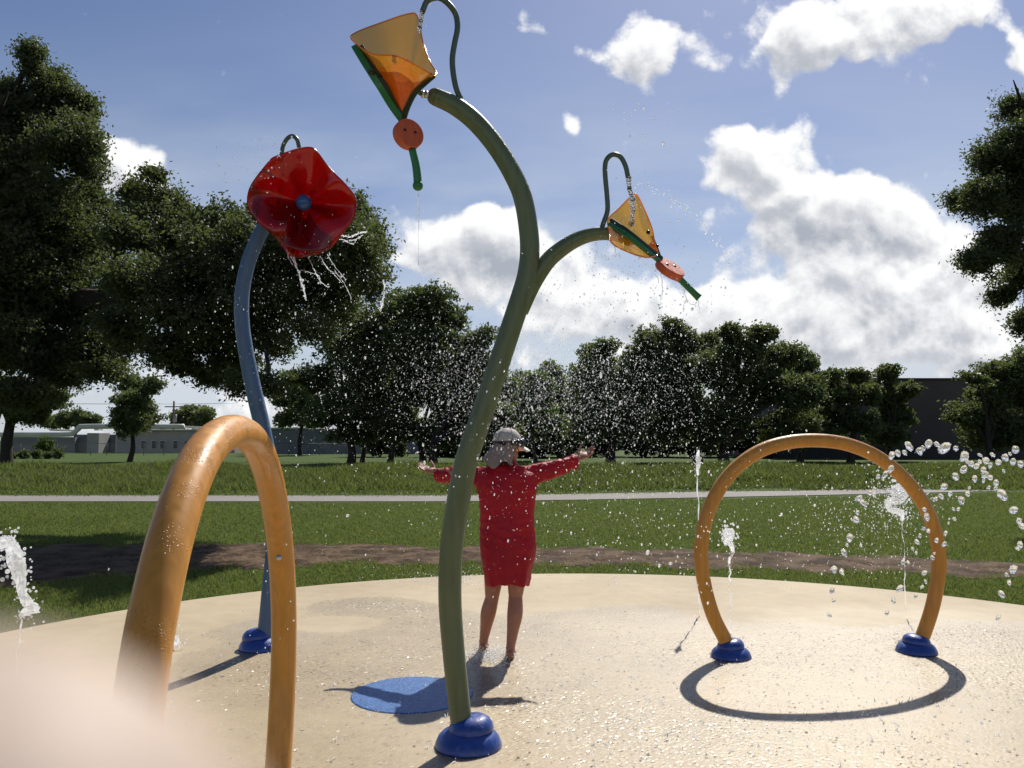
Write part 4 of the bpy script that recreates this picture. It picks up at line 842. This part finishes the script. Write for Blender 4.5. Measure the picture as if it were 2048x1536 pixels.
# red shirt dress
dr = MB()
lev = [(1166, 1014, 42, .165), (1150, 1014, 46, .165), (1125, 1014, 52, .17), (1095, 1016, 55.5, .17), (1070, 1015.5, 54, .155), (1040, 1014.5, 52.5, .14), (1000, 1014, 55, .145), (975, 1014, 59.5, .15), (957, 1014, 60, .14), (945, 1014, 54, .12), (936, 1013, 42, .095), (929, 1012, 28, .07), (922, 1011, 18, .06)]
V = []; SEG = 60
for j, (y, cx, hw, hd) in enumerate(lev):
    c = H(cx, y)
    for i in range(SEG):
        a = 2 * math.pi * i / SEG; w = hw * kp; fold = 0 if y < 1000 else (y - 1000) / 166 * .010 * math.sin(7 * a + 1) + (y - 1000) / 166 * .006 * math.sin(13 * a)
        x = math.copysign(abs(math.cos(a)) ** .8, math.cos(a)) * (w + fold * .6); yy_ = math.copysign(abs(math.sin(a)) ** .9, math.sin(a)) * (hd * .92 + fold)
        zz = (-.012 * math.sin(5 * a) - (.02 if abs(math.cos(a)) > .93 else 0)) if j == 0 else 0
        V.append((c.x + x, c.y + yy_, c.z + zz))
Fc = [(j * SEG + i, j * SEG + (i + 1) % SEG, (j + 1) * SEG + (i + 1) % SEG, (j + 1) * SEG + i) for j in range(len(lev) - 1) for i in range(SEG)]
Fc += [tuple(range(SEG - 1, -1, -1)), tuple((len(lev) - 1) * SEG + i for i in range(SEG))]
dr.add(V, Fc)
def sleeve(a, b, c, ra, rb, rc):
    a, b, c = Vector(a), Vector(b), Vector(c); P0 = catmull([(*a, ra), (*b, rb), (*c, rc)], 12); V = []; n = len(P0); SG = 28
    for i, p in enumerate(P0):
        t = Vector(P0[min(i + 1, n - 1)][:3]) - Vector(P0[max(i - 1, 0)][:3]); t.normalize(); u = Vector((0, 0, 1)); u = (u - t * u.dot(t)).normalized(); s = t.cross(u)
        for k_ in range(SG):
            an_ = 2 * math.pi * k_ / SG; r_ = p[3] * (1 + .05 * math.sin(i * 1.1 + k_ * .6) + .04 * math.sin(i * 2.3 - k_ * .9))
            dz = math.cos(an_) * r_; dz = dz * (1.2 if dz < 0 else .92)
            V.append(Vector(p[:3]) + u * dz + s * math.sin(an_) * r_ * .85)
    Fc = [(i * SG + k_, i * SG + (k_ + 1) % SG, (i + 1) * SG + (k_ + 1) % SG, (i + 1) * SG + k_) for i in range(n - 1) for k_ in range(SG)]
    Fc += [tuple(range(SG - 1, -1, -1)), tuple((n - 1) * SG + k_ for k_ in range(SG))]; dr.add(V, Fc)
sleeve(H(1035, 953, 0), H(1095, 939, .08), H(1151, 922, .17), .088, .060, .052)
sleeve(H(992, 955, 0), H(935, 949, .13), H(873, 948, .315), .088, .060, .052)
do = dr.build('shirt_dress', M['dress'], pr_, remesh=.006, relax=3)
from mathutils import noise as mn
nv = len(do.data.vertices); cc = np.empty(nv * 3, np.float32); nn = np.empty(nv * 3, np.float32); do.data.vertices.foreach_get('co', cc); do.data.vertices.foreach_get('normal', nn); cc = cc.reshape(-1, 3); nn = nn.reshape(-1, 3)
pc0 = H(1014, 1000)
for i_ in range(nv):
    x_, y_, z_ = cc[i_]; lx_ = x_ - pc0.x; arm_ = min(1, max(0, (abs(lx_) - .21) * 8)); low_ = min(1, max(0, (1.12 - z_) * 2.2))
    a_ = mn.noise(Vector((x_ * 16, y_ * 16, z_ * 2.6))) * (.004 + .007 * low_)
    b_ = (1 - abs(mn.noise(Vector((x_ * 5 + z_ * 7, y_ * 6, z_ * 9 - x_ * 4)))) * 2.2) * .007 * (1 - low_ * .5)
    c_ = mn.noise(Vector((x_ * 34, y_ * 10, z_ * 12))) * .007 * arm_
    cc[i_] += nn[i_] * (1.35 * (a_ + b_ + c_) - .003)
do.data.vertices.foreach_set('co', cc.ravel()); do.data.update()
# cap with neck flap, strap and visor
cap = MB(); V = []; Mx = Matrix((fd, sidev * -1, upv)).transposed()
SG = 36
for j in range(13):
    ph = math.pi / 2 * j / 12
    for k_ in range(SG):
        a = 2 * math.pi * k_ / SG; V.append(headc + upv * .022 + Mx @ Vector((.113 * math.cos(a) * math.cos(ph), .105 * math.sin(a) * math.cos(ph), .116 * math.sin(ph) ** .9)))
cap.add(V, [(j * SG + k_, j * SG + (k_ + 1) % SG, (j + 1) * SG + (k_ + 1) % SG, (j + 1) * SG + k_) for j in range(12) for k_ in range(SG)] + [tuple(range(SG - 1, -1, -1))])
cap.sphere(headc + upv * .138, .008, 10, 6)
capo = cap.build('cap', M['cap'], pr_)
sm_ = MB()
for s in range(6):
    a = s * math.pi / 3 + .3; sm_.tube([headc + upv * .022 + Mx @ Vector((.114 * math.cos(a) * math.cos(p), .106 * math.sin(a) * math.cos(p), .117 * math.sin(p) ** .9)) for p in [i * math.pi / 2 / 10 for i in range(11)]], .0018, 5)
sm_.build('seam', M['capflap'], capo)
vz = MB(); V = []
for side in (0, 1):
    for j in range(7):
        for i in range(13):
            a = (i / 12 - .5) * 2.1; r_ = .098 + j / 6 * .082 * math.cos(a * .72)
            V.append(headc + upv * (.022 - .012 * j / 6 - .016 * (i / 6 - 1) ** 2 - .006 * side - .02 * (j / 6) ** 2) + Mx @ Vector((r_ * math.cos(a) + .004, r_ * math.sin(a) * .98, 0)))
n1_ = 7 * 13; Fc = []
for j in range(6):
    for i in range(12): b = j * 13 + i; Fc += [(b, b + 1, b + 14, b + 13), (n1_ + b, n1_ + b + 13, n1_ + b + 14, n1_ + b + 1)]
for j in range(6): b = j * 13; Fc += [(b, b + 13, n1_ + b + 13, n1_ + b), (b + 12, n1_ + b + 12, n1_ + b + 25, b + 25)]
for i in range(12): b = 6 * 13 + i; Fc += [(b, b + 1, n1_ + b + 1, n1_ + b)]
vz.add(V, Fc); M['visor'] = mat('cream_visor', (.72, .68, .6), .7); vz.build('visor', M['visor'], capo)
fp = MB(); V = []; NA_, NJ = 30, 10
for sd in (0, 1):
    for j in range(NJ + 1):
        t = j / NJ
        for i in range(NA_ + 1):
            a = math.pi + (i / NA_ - .5) * 3.7; rx_ = (.100 + .045 * t) - sd * .004; wob = 1 + .05 * t * math.sin(a * 6)
            low_ = .145 + .02 * math.cos(a * 5) + .035 * math.exp(-((i / NA_ - .72) / .12) ** 2)
            V.append(headc + upv * .026 + Mx @ Vector((rx_ * wob * math.cos(a), (.092 + .03 * t) * wob * math.sin(a), 0)) + Vector((-.062 * t, -.02 * t, -low_ * t)))
W1 = NA_ + 1; n1_ = (NJ + 1) * W1; Fc = []
for j in range(NJ):
    for i in range(NA_): b = j * W1 + i; Fc += [(b, b + 1, b + W1 + 1, b + W1), (n1_ + b, n1_ + b + W1, n1_ + b + W1 + 1, n1_ + b + 1)]
for i in range(NA_): b = NJ * W1 + i; Fc.append((b, b + 1, n1_ + b + 1, n1_ + b))
for j in range(NJ):
    for e in (0, NA_): b = j * W1 + e; Fc.append((b, b + W1, n1_ + b + W1, n1_ + b))
fp.add(V, Fc); fp.build('neck_flap', M['capflap'], capo)
gl = MB(); gl.tube([headc + upv * (.034 + .012 * math.cos(a)) + Mx @ Vector((.117 * math.cos(a), .109 * math.sin(a), 0)) for a in [i * 2 * math.pi / 40 for i in range(41)]], .005, 8)
for s in (-1, 1):
    for k_ in range(5):
        a = s * (.45 + k_ * .32); gl.sphere(headc + upv * (.040 - .003 * k_) + Mx @ Vector((.115 * math.cos(a), .107 * math.sin(a), 0)), (.026, .024, .036 - .004 * k_), 12, 8, Mx)
gl.build('sunglasses', M['blackplastic'], pr_)
hr = MB(); hr.sphere(headc - fd * .02 - upv * .01, (.088, .09, .1), 20, 14)
for i in range(26): a = random.uniform(-1.2, 1.2); p = headc - fd * .07 * math.cos(a) + sidev * .07 * math.sin(a) - upv * .06; hr.tube([p, p + Vector((random.uniform(-.02, .02), -.02, -.05)), p + Vector((random.uniform(-.03, .03), -.02, -.085))], [.008, .006, .002], 5)
hr.build('hair', M['hair'], pr_)

# photographer's hand, its fingertip in front of the lens
fg = MB(); Yf = .0165
tip = at(-225, 2115, Yf)
d1 = Vector((-.50, -.05, -.84)).normalized()
pA_ = tip; pB_ = tip + d1 * .026; pC_ = pB_ + Vector((-.45, .25, -.75)).normalized() * .028; pD_ = pC_ + Vector((-.6, -.1, -.6)).normalized() * .045
fg.tube([pA_, pB_, pC_, pD_], [.0078, .0082, .0088, .0098], 20, smooth=4); fg.sphere(pA_, .0078, 20, 14)
palm = pD_ + Vector((-.035, -.035, -.035)); Mx = Matrix.Rotation(.6, 3, 'Y') @ Matrix.Rotation(.3, 3, 'X'); fg.sphere(palm, (.03, .05, .048), 20, 14, Mx)
for i in range(3):
    b_ = palm + Vector((.008 - .004 * i, .02 - .006 * i, .0 - .021 * (i + .2))); j1 = b_ + Vector((-.012, .038, -.004)); j2 = j1 + Vector((.018, .012, -.008)); j3 = j2 + Vector((.02, -.006, 0))
    fg.tube([b_, j1, j2, j3], [.010, .0095, .009, .0075], 12, smooth=3); fg.sphere(j3, .0075, 10, 8)
fg.tube([palm + Vector((.0, -.03, .01)), palm + Vector((.018, -.052, .03)), palm + Vector((.03, -.058, .055))], [.015, .0115, .009], 14, smooth=3); fg.sphere(palm + Vector((.03, -.058, .055)), .009, 12, 8)
fg.tube([palm, palm + Vector((-.02, -.06, -.06)), palm + Vector((-.06, -.28, -.26))], [.034, .029, .04], 20, smooth=4)
fo = fg.build('person', M['skin2'], remesh=.0016, relax=3)
tag(fo, 'blurred pale pink fingertip over the lower corner, before the near arch', 'person')

# ------------------------------------------------------------------ water
ico = bmesh.new(); bmesh.ops.create_icosphere(ico, subdivisions=1, radius=1); I1v = np.array([v.co[:] for v in ico.verts]); I1f = np.array([[v.index for v in f.verts] for f in ico.faces]); ico.free()
ico = bmesh.new(); bmesh.ops.create_icosphere(ico, subdivisions=3, radius=1); I2v = np.array([v.co[:] for v in ico.verts]); I2f = np.array([[v.index for v in f.verts] for f in ico.faces]); ico.free()
def drops(name, P, s, matl, label, stretch=1.0, cat='water spray', tilt=.3):
    n = len(P); D = rng.normal(0, tilt, (n, 3)); D[:, 2] = 1; D /= np.linalg.norm(D, axis=1)[:, None]
    st_ = stretch * rng.uniform(.6, 1.5, n); B = I1v[None] * s[:, None, None]; along = (B * D[:, None]).sum(2, keepdims=True)
    V = P[:, None] + B + along * D[:, None] * (st_ - 1)[:, None, None]
    Fc = I1f[None] + (np.arange(n) * len(I1v))[:, None, None]
    o = link(name, npmesh(name, V.reshape(-1, 3), Fc.reshape(-1, 3), True), matl); tag(o, label, cat, kind='stuff'); return o
def atn(px, py, Y):
    u = (px - 1024) / F; v = (768 - py) / F; dy = cp - v * sp; t = Y / dy
    return np.stack([u * t, Y, CAM.z + (v * cp + sp) * t], 1)
def cloud(gs, y0, y1):
    X_, Y_ = [], []
    for (cx, cy, sx_, sy_, n) in gs: X_.append(rng.normal(cx, sx_, n)); Y_.append(rng.normal(cy, sy_, n))
    X_, Y_ = np.concatenate(X_), np.concatenate(Y_); D = rng.uniform(y0, y1, len(X_)); P = atn(X_, Y_, D); return P[P[:, 2] > .01]
P = cloud([(960, 760, 100, 60, 3000), (1080, 780, 110, 60, 3200), (1200, 760, 120, 80, 2800), (1330, 780, 120, 90, 1500), (930, 760, 110, 80, 1500), (1100, 790, 120, 70, 1400), (1250, 800, 150, 100, 1100), (1000, 900, 220, 130, 1100), (620, 580, 120, 90, 900), (700, 720, 140, 110, 900), (400, 620, 100, 120, 350), (1450, 780, 160, 110, 450), (1250, 960, 160, 130, 500), (1080, 620, 130, 90, 300), (1000, 1050, 160, 120, 350)], 4.2, 8.5)
drops('fine_spray', P, (.0009 * P[:, 1] / 2) * rng.lognormal(0, .55, len(P)) * .42, M['spray'], 'fine bright droplets filling the air round the person', 1.7)
tt = rng.uniform(0, 1, 150); ax_, ay_ = 1275 + 190 * tt + rng.normal(0, 5, 150), 372 + 40 * tt + 110 * tt ** 2 + rng.normal(0, 7, 150)
P = atn(ax_, ay_, rng.uniform(YG - .05, YG + .25, 150)); drops('flung_arc', P, .0024 * rng.lognormal(0, .4, 150), M['spray'], 'arc of droplets flung from the tilted amber flower', 1.3)
P = cloud([(1280, 230, 50, 40, 70), (1290, 330, 60, 60, 60), (1330, 400, 60, 50, 40), (1240, 500, 60, 60, 110), (1300, 560, 50, 50, 110), (1190, 570, 60, 70, 120), (1380, 560, 40, 50, 60), (500, 320, 40, 25, 70), (540, 290, 30, 20, 40)], YG - .3, YG + .5)
drops('flower_spray', P, .0026 * rng.lognormal(0, .4, len(P)), M['drop'], 'small clear drops thrown off round the tilted amber flower', 1.2)
P = cloud([(1000, 950, 260, 160, 260), (800, 760, 180, 130, 200), (1200, 850, 150, 130, 200), (1400, 1080, 120, 60, 60), (1320, 1100, 80, 60, 120), (560, 1250, 40, 120, 60), (1700, 1010, 120, 70, 100)], 3.0, 5.5)
drops('spray_drops', P, .0028 * rng.lognormal(0, .35, len(P)), M['spray'], 'scattered larger bright droplets nearer than the person', 1.3)
P = cloud([(1790, 1010, 50, 35, 500), (1700, 1040, 90, 50, 300), (1760, 1080, 70, 50, 160)], 7.2, 7.8)
drops('jet_spray', P, .0034 * rng.lognormal(0, .3, len(P)), M['spray'], 'mist of droplets round the tallest jet inside the far arch', 1.2)
P = cloud([(930, 1140, 50, 14, 220), (860, 1150, 50, 10, 160)], 9.0, 9.8); P[:, 2] = np.abs(rng.normal(0, .05, len(P))) + .005
drops('edge_splash', P, .004 * rng.lognormal(0, .3, len(P)), M['spray'], 'white droplets hitting the grass at the far pad rim', 1.2)
# splashes on the pad
def padpts(n, f):
    px = rng.uniform(300, 2048, n * 3); py = rng.uniform(1262, 1536, n * 3); w = f(px, py); k_ = rng.uniform(0, 1, n * 3) < w; px, py = px[k_][:n], py[k_][:n]
    u = (px - 1024) / F; v = (768 - py) / F; dy = cp - v * sp; dz = v * cp + sp; t = -CAM.z / dz; return np.stack([u * t, dy * t, np.zeros(len(t))], 1)
wf = lambda x, y: np.clip(.12 + .7 * np.exp(-((x - 1250) / 450) ** 2) * np.clip((y - 1250) / 80, 0, 1) + .9 * np.exp(-((x - 1850) / 330) ** 2 - ((y - 1460) / 70) ** 2), 0, 1)
P = padpts(11000, wf); P[:, 2] = np.abs(rng.normal(0, .010, len(P))) + .001
drops('pad_splash', P, P[:, 1] * .00022 * rng.lognormal(0, .45, len(P)), M['padspray'], 'tiny splashes bouncing all over the wet pad', 1.5)
q = MB(); random.seed(4); cnt = 0
for c in padpts(110, wf):     # little crowns
    for k_ in range(random.randint(3, 6)):
        a = random.uniform(0, 6.28); h = random.uniform(.008, .028); d_ = Vector((math.cos(a), math.sin(a), 0)) * random.uniform(.004, .014); b_ = Vector(c)
        q.tube([b_ + d_ * .4, b_ + d_ + Vector((0, 0, h * .6)), b_ + d_ * 1.5 + Vector((0, 0, h))], [.0022, .0016, .0006], 4, cap=False)
tag(q.build('splash_crowns', M['jet']), 'small crown splashes standing on the wet concrete', 'water splash', kind='stuff')
# foam of water round the feet
P = np.array([[(feetL.x + feetR.x) / 2 - .05 + rng.normal(0, .10), YP - .04 + rng.normal(0, .12), abs(rng.normal(0, .026))] for _ in range(1900)])
drops('feet_splash', P, .0022 * rng.lognormal(0, .4, len(P)), M['spray'], 'splash of water kicked up round the bare feet', 1.4)
# falling threads off the flowers
def threads(name, segs, matl, label, w=.0022, seed=1):
    random.seed(seed); q = MB()
    for (pts, Y_, r_) in segs:
        P_ = [at(x + random.uniform(-1.5, 1.5), y, Y_) for x, y in pts]; P2 = [Vector(p[:3]) for p in catmull(P_, 6)]
        P2 = [p + Vector((random.gauss(0, .003), random.gauss(0, .003), 0)) for p in P2]
        q.tube(P2, [r_ * random.uniform(.35, 1.5) for _ in P2], 6)
        for p in P2[::2]:
            if random.random() < .6: q.sphere(p + Vector((random.gauss(0, .012), random.gauss(0, .012), random.gauss(0, .012))), r_ * random.uniform(.8, 1.9), 6, 4)
    tag(q.build(name, matl), label, 'water', kind='stuff'); return q
YR = YBp - .25
threads('flower_runoff', [([(582, 512), (592, 535), (600, 555), (606, 580), (612, 600)], YR, .006), ([(586, 514), (600, 548), (604, 575)], YR, .004), ([(615, 515), (628, 540), (640, 560), (655, 575)], YR, .003), ([(600, 540), (620, 545), (636, 552), (640, 568)], YR, .0025),
    ([(640, 512), (652, 535), (668, 548), (684, 565)], YR, .003), ([(655, 508), (664, 525), (690, 560)], YR, .0025), ([(682, 470), (700, 474), (716, 468), (733, 462)], YR, .0045), ([(680, 478), (700, 482), (717, 476), (725, 470)], YR, .003), ([(690, 482), (707, 488), (712, 480)], YR, .003),
    ([(572, 500), (578, 515), (583, 530)], YR, .003), ([(668, 540), (690, 570), (706, 600)], YR, .002), ([(767, 560), (768, 585), (763, 610), (762, 622)], YR, .006)], M['jet'], 'broken streams of water falling off the red flower', seed=5)
threads('amber_runoff', [([(1322, 545), (1324, 575), (1321, 600), (1320, 618)], Y2, .0035), ([(1352, 562), (1366, 575), (1372, 600), (1366, 622)], Y2, .003), ([(1397, 600), (1398, 625)], Y2, .002), ([(1194, 485), (1192, 505), (1191, 520)], Y2, .002), ([(1215, 488), (1212, 508), (1200, 515)], Y2, .002), ([(1230, 492), (1228, 515)], Y2, .003), ([(1290, 515), (1296, 530), (1312, 540)], Y2, .003), ([(1280, 512), (1284, 532)], Y2, .002), ([(1310, 548), (1318, 566)], Y2, .002), ([(1372, 600), (1385, 610), (1392, 604)], Y2, .002)], M['drop'], 'thin water threads dripping below the tilted amber flower', seed=6)
q = MB(); random.seed(2)
q.tube([at(837 + random.uniform(-.4, .4), y, YG - .02) for y in range(386, 540, 12)], [.0022 * random.uniform(.5, 1.5) * (1 if y < 450 else .6) for y in range(386, 540, 12)], 6)
tag(q.build('drip_stream', M['drop']), 'single thin drip falling from the big amber flower rod', 'water')
def stream(name, pts, r_, label, seed):
    random.seed(seed); q = MB(); P2 = [Vector(p[:3]) for p in catmull(pts, 8)]
    for _ in range(3): q.tube([p + Vector((random.gauss(0, r_ * .35), random.gauss(0, r_ * .35), 0)) for p in P2], [r_ * random.uniform(.5, .95) for _ in P2], 8, jag=.4)
    for p in P2: 
        if random.random() < .7: q.sphere(p + Vector((random.gauss(0, r_), random.gauss(0, r_), random.gauss(0, r_))), r_ * random.uniform(.15, .35), 6, 4)
    tag(q.build(name, M['drop']), label, 'water'); 
stream('pouring_stream', [at(845, 22, YG - .02), at(842, 40, YG), at(840, 60, YG + .03)], .012, 'short water stream pouring into the big amber flower', 3)
stream('pouring_stream', [at(1256, 354, Y2), at(1259, 375, Y2), at(1263, 395, Y2 + .02), at(1266, 420, Y2 + .02), at(1262, 450, Y2 + .02)], .013, 'water stream pouring from a tube into the tilted amber flower', 4)
# ground jets
def jet(name, base_px, top_pts, Yj, label, seed, rcol=.008):
    """thin broken column with a lumpy head"""
    random.seed(seed); q = MB(); b = gnd(*base_px); b = Vector((at(top_pts[-1][0], 1000, Yj).x, Yj, 0))
    col_ = [b.lerp(at(top_pts[-1][0], top_pts[-1][1], Yj), i / 16) for i in range(17)]
    P2 = [p + Vector((random.gauss(0, .005), random.gauss(0, .005), 0)) for p in col_]
    q.tube(P2, [rcol * .6 * random.uniform(.3, 1.5) for _ in P2], 8, smooth=3, jag=.4)
    for p in P2:
        for _ in range(3): q.sphere(p + Vector((random.gauss(0, .015), random.gauss(0, .015), random.gauss(0, .03))), rcol * random.uniform(.3, .7), 6, 4)
    hd = [at(x, y, Yj + random.uniform(-.02, .02)) for x, y, r in top_pts]; rr_ = [r * .8 * Yj / F for _, _, r in top_pts]
    q.tube(hd, rr_, 12, smooth=4, jag=.55)
    for p, r_ in zip(hd, rr_):
        for _ in range(26): q.sphere(p + Vector((random.gauss(0, r_ * 1.25), random.gauss(0, r_), random.gauss(0, r_ * 1.5))), r_ * random.uniform(.08, .34), 7, 5)
    return tag(q.build(name, M['jet'], remesh=.0026, relax=1), label, 'water jet', 'ground water jets')
jet('water_jet', (0, 0), [(1397, 900, 2), (1396, 912, 5), (1397, 925, 6), (1395, 938, 4), (1396, 950, 3)], 7.6, 'thin tall jet standing left of the far orange arch', 11)
jet('water_jet', (0, 0), [(1449, 1062, 8), (1462, 1066, 11), (1455, 1078, 12), (1462, 1090, 6), (1466, 1104, 4.5), (1463, 1112, 2), (1459, 1118, 3), (1458, 1128, 3)], 6.9, 'short jet with a glassy knob behind the arch left leg', 12)
jet('water_jet', (0, 0), [(1785, 985, 8), (1797, 978, 12), (1808, 990, 9), (1795, 1000, 11), (1776, 1005, 7), (1782, 1020, 7), (1802, 1025, 7), (1805, 1040, 4)], 7.5, 'tall bursting jet inside the far orange arch', 13, .006)
jet('water_jet', (0, 0), [(-20, 1090, 16), (8, 1085, 13), (17, 1078, 10), (25, 1095, 14), (30, 1120, 19), (40, 1150, 14), (42, 1180, 10), (55, 1205, 11), (75, 1217, 6), (60, 1220, 12), (42, 1228, 7)], 4.9, 'thick white jet at the picture edge left of the near arch', 14, .008)
jet('water_jet', (0, 0), [(337, 1282, 7), (345, 1275, 9), (354, 1283, 7), (345, 1288, 6)], 6.4, 'low bubbling spout seen through the near arch', 15)
# large drops flung past the far arch: each one a thing
big = [(798, 270, 60), (670, 335, 55), (713, 315, 45), (765, 310, 40), (875, 300, 60), (902, 280, 40), (938, 250, 60), (1005, 255, 45), (1062, 275, 80), (1140, 280, 45), (1200, 340, 66), (1318, 330, 30), (1410, 330, 35), (1500, 350, 60), (1580, 290, 60), (1535, 320, 30), (1360, 372, 55), (1392, 405, 40), (1450, 385, 50), (1560, 380, 50), (1615, 395, 50), (1225, 378, 35), (1255, 395, 50), (1290, 410, 50), (1315, 380, 35), (1192, 435, 60), (1340, 435, 45), (1355, 475, 55), (1392, 495, 45), (1343, 515, 30), (1137, 490, 55), (1278, 505, 45), (1435, 530, 45), (1490, 445, 25), (1380, 567, 30), (1430, 575, 30), (1482, 625, 75), (1238, 570, 25), (1225, 612, 40), (1055, 560, 56), (1098, 612, 40), (935, 605, 25), (1035, 635, 40), (998, 650, 30), (982, 655, 25), (1180, 660, 55), (572, 487, 35), (620, 475, 50), (662, 435, 50), (548, 580, 35), (515, 605, 40), (540, 615, 40), (430, 645, 50), (465, 680, 50), (420, 752, 35), (415, 803, 55), (912, 727, 35), (928, 780, 45), (1123, 725, 25), (1157, 725, 30), (1130, 798, 30), (1087, 828, 22), (1565, 732, 62), (1602, 810, 45), (1625, 850, 50), (365, 935, 55), (345, 990, 30), (447, 990, 25), (322, 1040, 50), (905, 868, 30), (938, 885, 35), (877, 920, 30), (858, 967, 38), (1063, 903, 35), (1000, 952, 35), (1055, 980, 38), (823, 1015, 28), (850, 1045, 25), (982, 1050, 22), (967, 1083, 38), (1610, 983, 45), (1590, 1013, 30), (250, 1165, 50), (305, 1180, 40), (752, 1115, 35), (792, 1115, 30), (912, 1190, 38), (1560, 1163, 60), (1512, 1205, 32), (918, 1255, 28), (892, 1295, 28), (1530, 1265, 38), (1475, 1345, 50), (235, 1320, 45), (245, 1393, 32), (728, 1305, 45), (683, 1397, 40), (845, 1360, 30), (635, 1480, 35), (1450, 1515, 35), (213, 1500, 35)]
protos = []
for s in range(6):
    r_ = np.random.default_rng(s); V = I2v.copy(); f = 1 + .16 * np.sin(V @ r_.normal(0, 2.4, 3) + r_.uniform(0, 6)) + .12 * np.sin(V @ r_.normal(0, 4.5, 3)) + .06 * np.sin(V @ r_.normal(0, 9, 3))
    V = V * f[:, None] * np.array([.8, .8, 1.15]); m = npmesh('water_drop', V, I2f, True); m.materials.append(M['drop']); protos.append(m)
dl = 'clear irregular water drop, one of those flung in arcs past the far arch'
random.seed(8)
for i, (x, y, s) in enumerate(big):
    o = bpy.data.objects.new('water_drop', protos[i % 6]); col.objects.link(o); Yd = 3.1 + random.uniform(-.25, .35)
    o.location = at(1600 + x / 3.657, 820 + y / 3.657, Yd); sc_ = s / 3.657 / 2 * Yd / F * .92; o.scale = (sc_, sc_, sc_ * random.uniform(.9, 1.25)); o.rotation_euler = (random.uniform(-.5, .5), -.5 + random.uniform(-.5, .5), random.uniform(0, 6))
    tag(o, dl, 'water drop', 'large water drops flung past the far arch')
